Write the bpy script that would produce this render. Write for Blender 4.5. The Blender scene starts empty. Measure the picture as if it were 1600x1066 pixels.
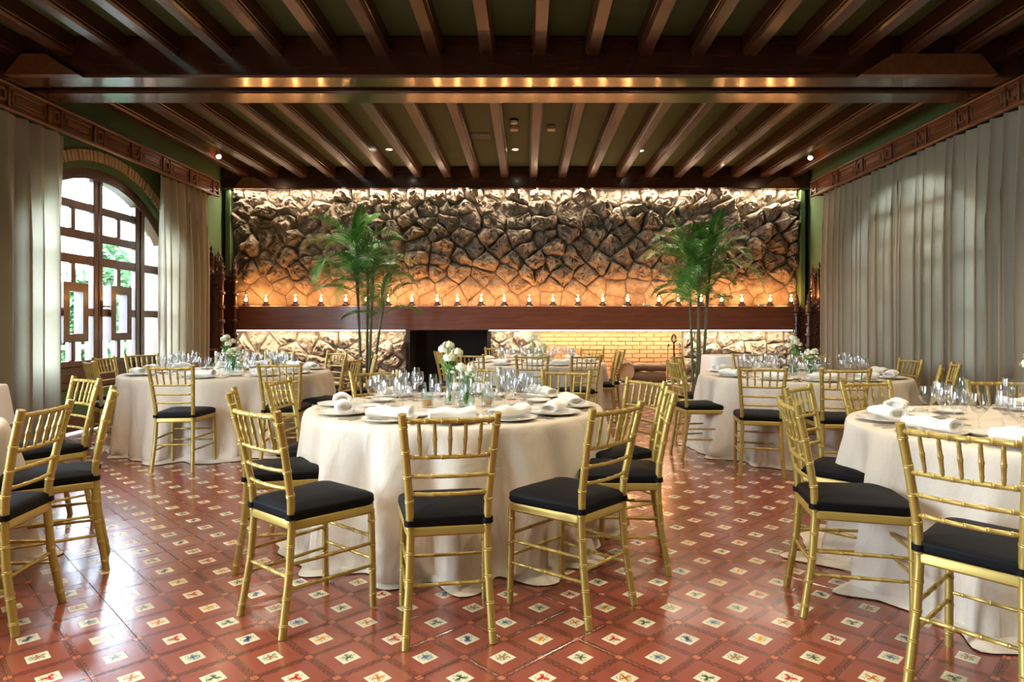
import bpy, bmesh, math, random
from mathutils import Vector, Matrix, noise
random.seed(7)
sc = bpy.context.scene
C = sc.collection
PI = math.pi
F = 1035.0; CX = 822.0; CY = 508.0; CH = 1.27     # focal length and principal point in pixels of the 1600x1066 frame, eye height

# ------------------------------------------------------------------ camera, world, exposure, large lights
cd = bpy.data.cameras.new('camera'); cam = bpy.data.objects.new('camera', cd); C.objects.link(cam)
cam.location = (0, 0, CH); cam.rotation_euler = (PI/2, 0, 0)
cd.sensor_width = 36; cd.lens = F/1600*36; cd.shift_x = (800-CX)/1600; cd.shift_y = (CY-533)/1600
cd.clip_start = 0.05; cd.clip_end = 200
sc.camera = cam
vs = sc.view_settings
sc.display_settings.display_device = 'sRGB'
vs.view_transform = 'Standard'; vs.look = 'None'; vs.gamma = 1.0; vs.use_curve_mapping = False
vs.exposure = 1.05
w = bpy.data.worlds.new('sky'); sc.world = w; w.use_nodes = True
bg = w.node_tree.nodes['Background']; bg.inputs[0].default_value = (0.70, 0.85, 1.0, 1); bg.inputs[1].default_value = 17.0
sc.cycles.max_bounces = 8; sc.cycles.diffuse_bounces = 4; sc.cycles.glossy_bounces = 4
sc.cycles.transmission_bounces = 4; sc.cycles.transparent_max_bounces = 24
sc.cycles.caustics_reflective = False; sc.cycles.caustics_refractive = False
sc.cycles.sample_clamp_indirect = 12.0

XL, XR, YB, YF, ZC = -5.15, 4.81, 11.45, -2.6, 3.95   # room: left, right, back, front, ceiling
ZB = 3.564                                            # underside of the cross beams
DC = 8.13                                             # middle of the garden doors along Y

def area(name, loc, rot, sx, sy, power, col, portal=False, spread=PI):
    l = bpy.data.lights.new(name, 'AREA'); l.shape = 'RECTANGLE'; l.size = sx; l.size_y = sy
    l.energy = power; l.color = col; l.spread = spread
    if portal: l.cycles.is_portal = True
    o = bpy.data.objects.new(name, l); C.objects.link(o); o.location = loc; o.rotation_euler = rot
    return o
def spot(name, loc, power, col, size=2.4, blend=0.6, rad=0.05, rot=(0, 0, 0)):
    l = bpy.data.lights.new(name, 'SPOT'); l.energy = power; l.color = col; l.spot_size = size; l.spot_blend = blend
    l.shadow_soft_size = rad
    o = bpy.data.objects.new(name, l); C.objects.link(o); o.location = loc; o.rotation_euler = rot
    return o
WARM = (1.0, 0.85, 0.65)
for s, x in ((1, XL-0.32), (-1, XR+0.32)):
    area('daylight_portal', (x, DC, 1.4), (0, -s*PI/2, 0), 3.0, 2.9, 1, (1, 1, 1), True)
area('daylight_portal', (XL-0.32, 1.6, 1.4), (0, -PI/2, 0), 3.0, 2.9, 1, (1, 1, 1), True)
# ceiling downlights over the tables (those beyond the frame stand where the row goes on)
for x in (-3.82, -2.38, 0.01, 2.41, 3.83):
    for y, p in ((-0.8, 40), (1.5, 66), (3.9, 74)):
        spot('downlight_beam', (x, y, 3.72), p, WARM, 2.2, 0.7, 0.06)
for x in (-3.83, 0.5, 3.35):
    spot('downlight_beam', (x, 7.6, 3.72), 66, WARM, 2.2, 0.7, 0.06)
for x in (-2.10, -0.17, 1.74):
    spot('downlight_beam', (x, 9.9, 3.90), 55, WARM, 2.0, 0.7, 0.05)
# LED strips: above the stone wall and under the mantel
area('led_strip_top', (-0.18, 11.165, ZB-0.012), (math.radians(8), 0, 0), 9.6, 0.03, 95, (1.0, 0.84, 0.65))
for a_, b_ in ((-4.85, -2.10), (-0.56, 4.45)):
    area('led_strip_mantel', ((a_+b_)/2, 11.12, 1.170), (math.radians(14), 0, 0), b_-a_, 0.03, 9.0*(b_-a_), (1.0, 0.86, 0.64))

# ------------------------------------------------------------------ node helpers and materials
class NT:
    def __init__(s, name):
        s.m = bpy.data.materials.new(name); s.m.use_nodes = True; s.t = s.m.node_tree
        s.t.nodes.clear(); s.out = s.t.nodes.new('ShaderNodeOutputMaterial')
    def n(s, kind, **kw):
        nd = s.t.nodes.new(kind)
        for k, v in kw.items(): setattr(nd, k, v)
        return nd
    def set(s, sock, v):
        if isinstance(v, bpy.types.NodeSocket): s.t.links.new(v, sock)
        elif isinstance(v, tuple) and len(v) == 3 and sock.type == 'RGBA': sock.default_value = (*v, 1)
        else: sock.default_value = v
    def math(s, op, a, b=None, c=None):
        nd = s.n('ShaderNodeMath', operation=op); s.set(nd.inputs[0], a)
        if b is not None: s.set(nd.inputs[1], b)
        if c is not None: s.set(nd.inputs[2], c)
        return nd.outputs[0]
    def mix(s, f, a, b, mode='MIX'):
        nd = s.n('ShaderNodeMix', data_type='RGBA', blend_type=mode)
        s.set(nd.inputs[0], f); s.set(nd.inputs[6], a); s.set(nd.inputs[7], b)
        return nd.outputs[2]
    def coord(s, which='Object', scale=(1, 1, 1)):
        tc = s.n('ShaderNodeTexCoord'); mp = s.n('ShaderNodeMapping'); s.t.links.new(tc.outputs[which], mp.inputs[0])
        mp.inputs['Scale'].default_value = scale
        return mp.outputs[0]
    def noise(s, vec, scale, detail=4, rough=0.55, dist=0.0):
        nd = s.n('ShaderNodeTexNoise'); s.set(nd.inputs['Vector'], vec)
        nd.inputs['Scale'].default_value = scale; nd.inputs['Detail'].default_value = detail
        nd.inputs['Roughness'].default_value = rough; nd.inputs['Distortion'].default_value = dist
        return nd.outputs[0]
    def ramp(s, f, stops):
        nd = s.n('ShaderNodeValToRGB'); s.set(nd.inputs[0], f); e = nd.color_ramp.elements
        while len(e) < len(stops): e.new(0.5)
        for k, (p, c) in enumerate(stops): e[k].position = p; e[k].color = (*c, 1)
        return nd.outputs[0]
    def bump(s, h, strength, dist=0.01):
        nd = s.n('ShaderNodeBump'); s.set(nd.inputs['Height'], h); nd.inputs['Strength'].default_value = strength
        nd.inputs['Distance'].default_value = dist
        return nd.outputs[0]
    def pbr(s, col, rough=0.5, metal=0.0, normal=None, spec=0.5, coat=0.0, **kw):
        b = s.n('ShaderNodeBsdfPrincipled'); s.set(b.inputs['Base Color'], col); s.set(b.inputs['Roughness'], rough)
        b.inputs['Metallic'].default_value = metal; b.inputs['Specular IOR Level'].default_value = spec
        b.inputs['Coat Weight'].default_value = coat; b.inputs['Coat Roughness'].default_value = 0.12
        if normal is not None: s.t.links.new(normal, b.inputs['Normal'])
        for k, v in kw.items(): s.set(b.inputs[k], v)
        s.t.links.new(b.outputs[0], s.out.inputs[0])
        return s.m

def simple(name, col, rough=0.5, metal=0.0, var=0.15, scale=6, spec=0.5, bump=0.0, coat=0.0):
    t = NT(name); n = t.noise(t.coord(), scale)
    c = t.mix(n, tuple(x*(1-var) for x in col), tuple(min(1, x*(1+var)) for x in col))
    nb = t.bump(t.noise(t.coord(), scale*14, 3), bump, 0.004) if bump else None
    return t.pbr(c, rough, metal, nb, spec, coat)
def wood(name, a, b, axis, rough=0.3, coat=0.3, spec=0.5):
    t = NT(name); sc_ = [9, 9, 9]; sc_[axis] = 0.7
    n = t.noise(t.coord('Object', tuple(sc_)), 2.2, 6, 0.6, 0.7)
    inf = t.n('ShaderNodeObjectInfo').outputs['Random']
    c = t.ramp(n, [(0.25, a), (0.75, b)])
    c = t.mix(t.math('MULTIPLY', inf, 0.35), c, tuple(x*0.6 for x in a))
    rr = t.math('MULTIPLY_ADD', t.noise(t.coord(), 3.0), 0.05, rough-0.025)
    return t.pbr(c, rr, 0, t.bump(n, 0.05, 0.003), spec, coat)
def emit(name, col, s):
    t = NT(name); e = t.n('ShaderNodeEmission'); t.set(e.inputs[0], col); e.inputs[1].default_value = s
    t.t.links.new(e.outputs[0], t.out.inputs[0]); return t.m
def glass(name, tint=(1, 1, 1), ior=1.45, rough=0.02, boost=1.0):
    t = NT(name); tr = t.n('ShaderNodeBsdfTransparent'); t.set(tr.inputs[0], tint)
    g = t.n('ShaderNodeBsdfGlossy'); g.inputs['Roughness'].default_value = rough
    lw = t.n('ShaderNodeLayerWeight'); lw.inputs[0].default_value = 0.5
    mx = t.n('ShaderNodeMixShader'); t.set(mx.inputs[0], t.math('MULTIPLY_ADD', t.math('POWER', lw.outputs['Facing'], 3.0), 0.75*boost, 0.06*boost))
    t.t.links.new(tr.outputs[0], mx.inputs[1]); t.t.links.new(g.outputs[0], mx.inputs[2]); t.t.links.new(mx.outputs[0], t.out.inputs[0])
    return t.m
def cloth(name, a, b, scale=260, trans=0.0, rough=0.85, crease=0.0):
    t = NT(name); v = t.coord()
    
    n = t.noise(v, scale, 2); n2 = t.noise(v, 5)
    wr = t.noise(t.coord('Object', (1, 1, 0.45)), 5.5, 4, 0.5, 1.2)
    c = t.mix(t.math('MULTIPLY_ADD', n, 0.7, t.math('MULTIPLY', n2, 0.3)), a, b)
    b0 = t.n('ShaderNodeBump'); t.set(b0.inputs['Height'], wr); b0.inputs['Strength'].default_value = crease; b0.inputs['Distance'].default_value = 0.05
    b1 = t.n('ShaderNodeBump'); t.set(b1.inputs['Height'], n); b1.inputs['Strength'].default_value = 0.2; b1.inputs['Distance'].default_value = 0.003
    t.t.links.new(b0.outputs[0], b1.inputs['Normal']); nb = b1.outputs[0]
    m = t.pbr(c, rough, 0, nb, 0.2)
    if trans:
        bs = [x for x in t.t.nodes if x.type == 'BSDF_PRINCIPLED'][0]
        tl = t.n('ShaderNodeBsdfTranslucent'); t.set(tl.inputs[0], c)
        mx = t.n('ShaderNodeMixShader'); mx.inputs[0].default_value = trans
        t.t.links.new(bs.outputs[0], mx.inputs[1]); t.t.links.new(tl.outputs[0], mx.inputs[2]); t.t.links.new(mx.outputs[0], t.out.inputs[0])
    return m

M = {}
M['joist'] = wood('varnished_joist_wood', (0.034, 0.0085, 0.0035), (0.095, 0.027, 0.0095), 1, 0.36, 0.25)
M['beam'] = wood('varnished_beam_wood', (0.026, 0.0065, 0.003), (0.075, 0.020, 0.0075), 0, 0.24, 0.5)
M['mantel'] = wood('mantel_wood', (0.11, 0.028, 0.012), (0.24, 0.072, 0.032), 0, 0.38, 0.2)
M['pelmet'] = wood('pelmet_wood', (0.10, 0.030, 0.010), (0.24, 0.085, 0.028), 1, 0.40, 0.2)
M['door'] = wood('door_wood', (0.050, 0.018, 0.009), (0.14, 0.052, 0.024), 2, 0.35, 0.2)
M['throne'] = wood('carved_dark_oak', (0.035, 0.011, 0.005), (0.11, 0.036, 0.015), 2, 0.35, 0.2)
M['green'] = simple('green_wall_paint', (0.085, 0.138, 0.058), 0.75, var=0.12, scale=1.5, spec=0.3)
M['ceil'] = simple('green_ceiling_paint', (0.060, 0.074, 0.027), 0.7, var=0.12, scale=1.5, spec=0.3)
M['white'] = simple('white_render', (0.7, 0.68, 0.62), 0.8)
M['gold'] = simple('gold_lacquer', (0.44, 0.315, 0.080), 0.42, 0.5, 0.12, 12)
M['black'] = cloth('black_cushion_fabric', (0.003, 0.003, 0.0035), (0.006, 0.006, 0.007), 300, 0, 0.6)
[x for x in M['black'].node_tree.nodes if x.type == 'BSDF_PRINCIPLED'][0].inputs['Specular IOR Level'].default_value = 0.12
M['linen'] = cloth('cream_linen', (0.60, 0.51, 0.40), (0.74, 0.66, 0.54), 170, crease=0.35)
M['napkin'] = cloth('white_napkin', (0.80, 0.78, 0.72), (0.88, 0.86, 0.82), 300)
M['curtain'] = cloth('grey_curtain', (0.42, 0.375, 0.275), (0.58, 0.52, 0.39), 120, 0.42)
M['china'] = simple('white_china', (0.82, 0.79, 0.72), 0.18, var=0.03, coat=0.3)
M['steel'] = simple('cutlery_steel', (0.62, 0.60, 0.56), 0.18, 1.0, 0.05)
M['glass'] = glass('clear_glass', (0.985, 0.99, 0.99), 1.5, 0.03, 1.1)
M['vase'] = glass('green_tinted_glass', (0.88, 0.96, 0.94), 1.5, 0.03, 1.1)
M['pane'] = glass('window_glass', (0.97, 0.99, 1.0), 1.45, 0.01, 0.7)
M['petal'] = simple('cream_petals', (0.86, 0.84, 0.62), 0.7, var=0.08, scale=40)
M['stem'] = simple('green_stems', (0.10, 0.26, 0.05), 0.6, var=0.3)
M['frond'] = simple('palm_leaf', (0.062, 0.215, 0.030), 0.42, var=0.45, scale=3.5)
M['cane'] = simple('palm_cane', (0.09, 0.11, 0.05), 0.6, var=0.5, scale=18)
M['pot'] = simple('dark_planter', (0.03, 0.026, 0.022), 0.6)
M['iron'] = simple('black_iron', (0.018, 0.016, 0.015), 0.45, 0.6)
M['soot'] = simple('sooty_brick', (0.012, 0.010, 0.009), 0.9, var=0.5, bump=0.4)
M['mortar'] = simple('grey_mortar', (0.19, 0.15, 0.11), 0.95, var=0.3, scale=9, bump=0.6)
M['grout'] = simple('red_grout', (0.13, 0.05, 0.035), 0.9)
M['ledge'] = simple('pale_ledge_stone', (0.52, 0.45, 0.36), 0.8, var=0.2, scale=8, bump=0.4)
M['log_bark'] = simple('log_bark', (0.16, 0.095, 0.055), 0.9, var=0.5, scale=22, bump=0.8)
M['log_end'] = simple('pale_cut_wood', (0.66, 0.52, 0.36), 0.8, var=0.15, scale=16)
M['bulb'] = emit('lamp_flame', (1.0, 0.50, 0.16), 42)
M['led'] = emit('led_glow', (1.0, 0.83, 0.58), 14)
M['down'] = emit('downlight_lens', (1.0, 0.88, 0.70), 18)
M['grille'] = simple('grille_metal', (0.10, 0.085, 0.05), 0.5, 0.3)
M['plastic'] = simple('cream_plastic', (0.62, 0.48, 0.34), 0.5, var=0.04)
M['amber'] = simple('amber_candle', (0.75, 0.26, 0.08), 0.4, var=0.05)
M['hedge'] = simple('garden_leaves', (0.035, 0.11, 0.03), 0.6, var=0.5, scale=9)
M['tintleaf'] = simple('tint_leaves', (0.34, 0.34, 0.07), 0.6, var=0.4, scale=9)  # leaf colour chosen to tint daylight on the right curtain yellow-green
M['lawn'] = simple('garden_ground', (0.10, 0.12, 0.07), 0.9, var=0.4)
M['brickpaint'] = simple('arch_brick', (0.50, 0.35, 0.18), 0.8, var=0.25, scale=5, bump=0.5)

def mat_stone():
    t = NT('rough_stone'); v = t.coord()
    inf = t.n('ShaderNodeObjectInfo').outputs['Random']
    n = t.noise(v, 7, 8, 0.65); n2 = t.noise(v, 34, 5, 0.7)
    c = t.ramp(n, [(0.26, (0.16, 0.12, 0.085)), (0.50, (0.33, 0.265, 0.195)), (0.74, (0.55, 0.47, 0.37))])
    c = t.mix(t.math('MULTIPLY', inf, 0.45), c, (0.22, 0.165, 0.115))
    c = t.mix(t.math('GREATER_THAN', n2, 0.62), c, t.mix(0.55, c, (0.09, 0.06, 0.045)))
    return t.pbr(c, 0.85, 0, t.bump(t.math('ADD', n, n2), 0.9, 0.03), 0.25)
M['stone'] = mat_stone()
def mat_brick(name, a, b, mortar, scale):
    t = NT(name); v = t.coord('Object', (1, 1, 1)); sx = t.n('ShaderNodeSeparateXYZ'); t.set(sx.inputs[0], v)
    cb = t.n('ShaderNodeCombineXYZ'); t.set(cb.inputs[0], t.math('ADD', sx.outputs[0], sx.outputs[1])); t.set(cb.inputs[1], sx.outputs[2])
    br = t.n('ShaderNodeTexBrick'); t.set(br.inputs[0], cb.outputs[0])
    t.set(br.inputs['Color1'], a); t.set(br.inputs['Color2'], b); t.set(br.inputs['Mortar'], mortar)
    br.inputs['Scale'].default_value = scale; br.inputs['Mortar Size'].default_value = 0.012
    return t.pbr(br.outputs[0], 0.85, 0, t.bump(br.outputs[1], -0.5, 0.01), 0.2)
M['extbrick'] = mat_brick('exterior_brick', (0.45, 0.22, 0.14), (0.36, 0.17, 0.11), (0.6, 0.56, 0.5), 4.0)
M['hearthbrick'] = simple('hearth_brick', (0.38, 0.18, 0.072), 0.85, var=0.22, scale=4, bump=0.5)

def mat_field():
    t = NT('encaustic_field_tile'); uvn = t.n('ShaderNodeUVMap'); sp = t.n('ShaderNodeSeparateXYZ'); t.set(sp.inputs[0], uvn.outputs[0])
    u, v = sp.outputs[0], sp.outputs[1]
    du = t.math('MINIMUM', u, t.math('SUBTRACT', 1.0, u)); dv = t.math('MINIMUM', v, t.math('SUBTRACT', 1.0, v))
    W = 0.078
    def band(d, s):
        wv = t.math('MULTIPLY', t.math('ABSOLUTE', t.math('SINE', t.math('MULTIPLY', s, PI*7))), 0.052)
        ln = t.math('LESS_THAN', t.math('ABSOLUTE', t.math('SUBTRACT', d, wv)), 0.014)
        wv2 = t.math('MULTIPLY', t.math('ABSOLUTE', t.math('COSINE', t.math('MULTIPLY', s, PI*7))), 0.030)
        l2 = t.math('LESS_THAN', t.math('ABSOLUTE', t.math('SUBTRACT', d, wv2)), 0.008)
        edge = t.math('LESS_THAN', t.math('ABSOLUTE', t.math('SUBTRACT', d, 0.068)), 0.006)
        inb = t.math('LESS_THAN', d, W)
        return t.math('MULTIPLY', inb, t.math('MAXIMUM', t.math('MAXIMUM', ln, l2), edge)), inb
    b1, i1 = band(du, v); b2, i2 = band(dv, u)
    geo = t.coord('Generated'); ob = t.n('ShaderNodeNewGeometry').outputs['Position']
    n = t.noise(ob, 2.2, 5); nf = t.noise(ob, 60, 3)
    base = t.mix(n, (0.215, 0.048, 0.030), (0.315, 0.082, 0.047))
    base = t.mix(t.math('MULTIPLY', nf, 0.25), base, (0.18, 0.05, 0.035))
    base = t.mix(t.math('MULTIPLY', t.math('MAXIMUM', i1, i2), 0.25), base, (0.17, 0.045, 0.028))
    c = t.mix(t.math('MULTIPLY', t.math('MAXIMUM', b1, b2), 0.66), base, (0.070, 0.022, 0.016))
    cor = t.math('LESS_THAN', t.math('MAXIMUM', du, dv), 0.062)
    c = t.mix(cor, c, (0.42, 0.125, 0.055))
    rough = t.math('MULTIPLY_ADD', t.noise(ob, 1.3, 4), 0.14, 0.15)
    nb = t.bump(t.noise(ob, 4.5, 4), 0.07, 0.02)
    return t.pbr(c, rough, 0, nb, 0.8, 0.3)
M['field'] = mat_field()
def mat_deco():
    t = NT('painted_motif_tile'); uvn = t.n('ShaderNodeUVMap'); sp = t.n('ShaderNodeSeparateXYZ'); t.set(sp.inputs[0], uvn.outputs[0])
    at = t.n('ShaderNodeAttribute'); at.attribute_name = 'seed'; seed = at.outputs['Fac']
    x = t.math('MULTIPLY_ADD', sp.outputs[0], 2.0, -1.0); y = t.math('MULTIPLY_ADD', sp.outputs[1], 2.0, -1.0)
    r = t.math('SQRT', t.math('ADD', t.math('MULTIPLY', x, x), t.math('MULTIPLY', y, y)))
    th = t.math('ARCTAN2', y, x)
    off = t.n('ShaderNodeCombineXYZ'); t.set(off.inputs[0], t.math('ADD', x, t.math('MULTIPLY', seed, 17.3))); t.set(off.inputs[1], y)
    n = t.noise(off.outputs[0], 2.6, 3); k = t.math('ADD', 2.0, t.math('FLOOR', t.math('MULTIPLY', seed, 3.99)))
    lob = t.math('COSINE', t.math('MULTIPLY_ADD', th, k, t.math('MULTIPLY', seed, 9.0)))
    rad = t.math('ADD', t.math('MULTIPLY_ADD', lob, 0.26, 0.44), t.math('MULTIPLY_ADD', n, 1.1, -0.55))
    blob = t.math('LESS_THAN', r, rad); core = t.math('LESS_THAN', r, t.math('MULTIPLY', rad, 0.5))
    sw = t.math('LESS_THAN', t.math('ABSOLUTE', t.math('SUBTRACT', t.noise(off.outputs[0], 2.1, 1), 0.5)), 0.035)
    sw = t.math('MULTIPLY', sw, t.math('LESS_THAN', r, 0.85))
    def pick(cols):
        nd = t.n('ShaderNodeValToRGB'); t.set(nd.inputs[0], seed); nd.color_ramp.interpolation = 'CONSTANT'; e = nd.color_ramp.elements
        while len(e) < len(cols): e.new(0.5)
        for i, c in enumerate(cols): e[i].position = i/len(cols); e[i].color = (*c, 1)
        return nd.outputs[0]
    main = pick([(0.72, 0.30, 0.03), (0.05, 0.11, 0.22), (0.55, 0.07, 0.04), (0.12, 0.16, 0.08), (0.62, 0.22, 0.03), (0.20, 0.27, 0.32), (0.17, 0.19, 0.10), (0.24, 0.20, 0.10)])
    dark = pick([(0.5, 0.15, 0.02), (0.02, 0.03, 0.07), (0.2, 0.03, 0.02), (0.03, 0.06, 0.02), (0.2, 0.1, 0.02), (0.06, 0.09, 0.12), (0.04, 0.06, 0.03), (0.40, 0.10, 0.03)])
    ob = t.n('ShaderNodeNewGeometry').outputs['Position']
    base = t.mix(t.noise(ob, 9), (0.60, 0.52, 0.33), (0.74, 0.68, 0.50))
    c = t.mix(t.math('MULTIPLY', sw, 0.75), base, (0.10, 0.16, 0.07)); c = t.mix(blob, c, main); c = t.mix(core, c, dark)
    return t.pbr(c, 0.2, 0, None, 0.5)
M['deco'] = mat_deco()

# ------------------------------------------------------------------ mesh helpers
class MB:
    def __init__(s): s.v = []; s.f = []
    def add(s, vs_, fs):
        o = len(s.v); s.v += [tuple(p) for p in vs_]; s.f += [tuple(i+o for i in f) for f in fs]; return s
    def box(s, c, d, rz=0.0, ch=0.0, mt=None):
        hx, hy, hz = d[0]/2, d[1]/2, d[2]/2; b = min(ch, hx*0.9, hy*0.9, hz*0.9)
        if b <= 0:
            vs_ = [Vector((x*hx, y*hy, z*hz)) for z in (-1, 1) for y in (-1, 1) for x in (-1, 1)]
            fs = [(0, 2, 3, 1), (4, 5, 7, 6), (0, 1, 5, 4), (2, 6, 7, 3), (0, 4, 6, 2), (1, 3, 7, 5)]
        else:
            vs_ = []; idx = {}
            for sx in (-1, 1):
                for sy in (-1, 1):
                    for sz in (-1, 1):
                        for a in range(3):
                            p = [sx*(hx-b), sy*(hy-b), sz*(hz-b)]; p[a] = (sx*hx, sy*hy, sz*hz)[a]
                            idx[(sx, sy, sz, a)] = len(vs_); vs_.append(Vector(p))
            fs = []
            def q(keys): fs.append(tuple(idx[k] for k in keys))
            for sg in (-1, 1):
                o4 = [(-1, -1), (1, -1), (1, 1), (-1, 1)] if sg > 0 else [(-1, -1), (-1, 1), (1, 1), (1, -1)]
                q([(sg, a, b_, 0) for a, b_ in o4]); q([(b_, sg, a, 1) for a, b_ in o4]); q([(a, b_, sg, 2) for a, b_ in o4])
            for s1 in (-1, 1):
                for s2 in (-1, 1):
                    fl = s1*s2 > 0
                    e = [[(s1, s2, -1, 0), (s1, s2, 1, 0), (s1, s2, 1, 1), (s1, s2, -1, 1)],
                         [(-1, s1, s2, 1), (1, s1, s2, 1), (1, s1, s2, 2), (-1, s1, s2, 2)],
                         [(s2, -1, s1, 2), (s2, 1, s1, 2), (s2, 1, s1, 0), (s2, -1, s1, 0)]]
                    for k in e: q(k if not fl else k[::-1])
            for sx in (-1, 1):
                for sy in (-1, 1):
                    for sz in (-1, 1):
                        k = [(sx, sy, sz, 0), (sx, sy, sz, 1), (sx, sy, sz, 2)]
                        q(k if sx*sy*sz > 0 else k[::-1])
        R = Matrix.Rotation(rz, 4, 'Z') if mt is None else mt
        return s.add([R @ p + Vector(c) for p in vs_], fs)
    def tube(s, pts, rad, n=8, cap=True):
        pts = [Vector(p) for p in pts]; rad = rad if hasattr(rad, '__len__') else [rad]*len(pts)
        vs_ = []; fs = []; up = None
        for i, p in enumerate(pts):
            d = (pts[min(i+1, len(pts)-1)] - pts[max(i-1, 0)]).normalized()
            if up is None: up = d.orthogonal().normalized()
            else:
                up = up - d*up.dot(d)
                up = up.normalized() if up.length > 1e-6 else d.orthogonal().normalized()
            sd = d.cross(up)
            for k in range(n):
                a = 2*PI*k/n; vs_.append(p + (up*math.cos(a) + sd*math.sin(a))*rad[i])
        for i in range(len(pts)-1):
            for k in range(n): fs.append((i*n+k, i*n+(k+1) % n, (i+1)*n+(k+1) % n, (i+1)*n+k))
        if cap: fs += [tuple(range(n-1, -1, -1)), tuple(range((len(pts)-1)*n, len(pts)*n))]
        return s.add(vs_, fs)
    def bamboo(s, pts, r, step, n=8, r1=None, ring=1.22):
        """tube with raised rings every `step` along the polyline"""
        pts = [Vector(p) for p in pts]; L = [0]
        for a, b in zip(pts, pts[1:]): L.append(L[-1] + (b-a).length)
        T = L[-1]; k = max(1, round(T/step)); st = T/k; ts = {0.0, T}; rg = {}
        for i in range(k):
            c = (i+0.5)*st
            for o, f in ((-0.0065, 1), (-0.004, ring), (0, 1+(ring-1)*0.3), (0.004, ring), (0.0065, 1)): rg[c+o] = f
        for l in L[1:-1]: ts.add(l)
        al = sorted(set(list(rg) + list(ts))); P = []; Rr = []
        for t_ in al:
            j = 0
            while j < len(L)-2 and t_ > L[j+1]: j += 1
            f = (t_-L[j])/max(1e-9, L[j+1]-L[j]); P.append(pts[j].lerp(pts[j+1], f))
            rb = r if r1 is None else (r + (r1-r)*(1-abs(2*t_/T-1)))
            Rr.append(rb*rg.get(t_, 1.0))
        return s.tube(P, Rr, n)
    def lathe(s, prof, c=(0, 0, 0), n=16, capb=True, capt=True):
        c = Vector(c); vs_ = []; fs = []
        for r, z in prof:
            for k in range(n): a = 2*PI*k/n; vs_.append(c + Vector((r*math.cos(a), r*math.sin(a), z)))
        m = len(prof)
        for i in range(m-1):
            for k in range(n): fs.append((i*n+k, i*n+(k+1) % n, (i+1)*n+(k+1) % n, (i+1)*n+k))
        if capb: fs.append(tuple(range(n-1, -1, -1)))
        if capt: fs.append(tuple(range((m-1)*n, m*n)))
        return s.add(vs_, fs)
    def prism(s, poly, axis, a0, a1):
        """poly: 2-D outline; axis 0: (y,z) along x, 1: (x,z) along y, 2: (x,y) along z"""
        def P(p, a): return {0: (a, p[0], p[1]), 1: (p[0], a, p[1]), 2: (p[0], p[1], a)}[axis]
        n = len(poly); vs_ = [P(p, a0) for p in poly] + [P(p, a1) for p in poly]
        fs = [tuple(range(n))[::-1], tuple(range(n, 2*n))] + [(i, (i+1) % n, n+(i+1) % n, n+i) for i in range(n)]
        return s.add(vs_, fs)
    def mesh(s, name, mat, smooth=True, ang=38, fix=False):
        me = bpy.data.meshes.new(name); me.from_pydata(s.v, [], s.f); me.materials.append(mat)
        if fix:
            b = bmesh.new(); b.from_mesh(me); bmesh.ops.recalc_face_normals(b, faces=b.faces); b.to_mesh(me); b.free()
        if smooth:
            me.polygons.foreach_set('use_smooth', [True]*len(me.polygons)); me.set_sharp_from_angle(angle=math.radians(ang))
        me.update(); return me
    def build(s, name, mat, parent=None, smooth=True, ang=38, fix=False, loc=(0, 0, 0)):
        return link(name, s.mesh(name, mat, smooth, ang, fix), parent, loc)
def link(name, me, parent=None, loc=(0, 0, 0), rz=0.0):
    o = bpy.data.objects.new(name, me); C.objects.link(o); o.location = loc; o.rotation_euler = (0, 0, rz)
    if parent is not None: o.parent = parent
    return o
def tag(o, label=None, cat=None, group=None, kind=None):
    if label: o['label'] = label
    if cat: o['category'] = cat
    if group: o['group'] = group
    if kind: o['kind'] = kind
    return o
def empty(name, loc=(0, 0, 0), rz=0.0, **kw):
    o = bpy.data.objects.new(name, None); C.objects.link(o); o.location = loc; o.rotation_euler = (0, 0, rz); o.empty_display_size = 0.1
    return tag(o, **kw)
KIDS = {}
def copy_tree(o, parent=None):
    c = o.copy(); C.objects.link(c)
    if parent is not None: c.parent = parent
    for ch in o.children: copy_tree(ch, c)
    return c
def PX(px, Y): return (px-CX)/F*Y
def PZ(py, Y): return CH + (CY-py)/F*Y

# ------------------------------------------------------------------ floor
floor = MB().box(((XL+XR)/2, (YB+YF)/2, -0.06), (XR-XL+0.6, YB-YF+0.6, 0.11)).build('floor', M['grout'], smooth=False)
tag(floor, kind='structure')
S = 0.2095; HD = 0.175                        # cell side; half of the painted tile in cell units
O0 = Vector((0.800, 2.680)); U = Vector((math.cos(PI/4), math.sin(PI/4)))*S; V = Vector((math.cos(PI/4), -math.sin(PI/4)))*S
cells = []
for i in range(-70, 71):
    for j in range(-70, 71):
        p = O0 + U*(i+0.5) + V*(j+0.5)
        if XL+0.05 < p.x < XR-0.05 and YF+0.1 < p.y < YB+0.3: cells.append((i, j, p))
def score(c):
    p = c[2]
    if p.y < 2.2: return 0
    px = CX + p.x*F/p.y; py = CY + CH*F/p.y
    return F*F*CH/p.y**3 if -10 < px < 1610 and py < 1070 else 0
cells.sort(key=score, reverse=True)
def ringverts(b=0.0):
    g = 0.0025; e = 0.007
    o = [(g, g), (1-g, g), (1-g, 1-g), (g, 1-g)]; o2 = [(g+e, g+e), (1-g-e, g+e), (1-g-e, 1-g-e), (g+e, 1-g-e)]
    h = 0.5-HD-0.003; i1 = [(h, h), (1-h, h), (1-h, 1-h), (h, 1-h)]
    return o, o2, i1
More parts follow.
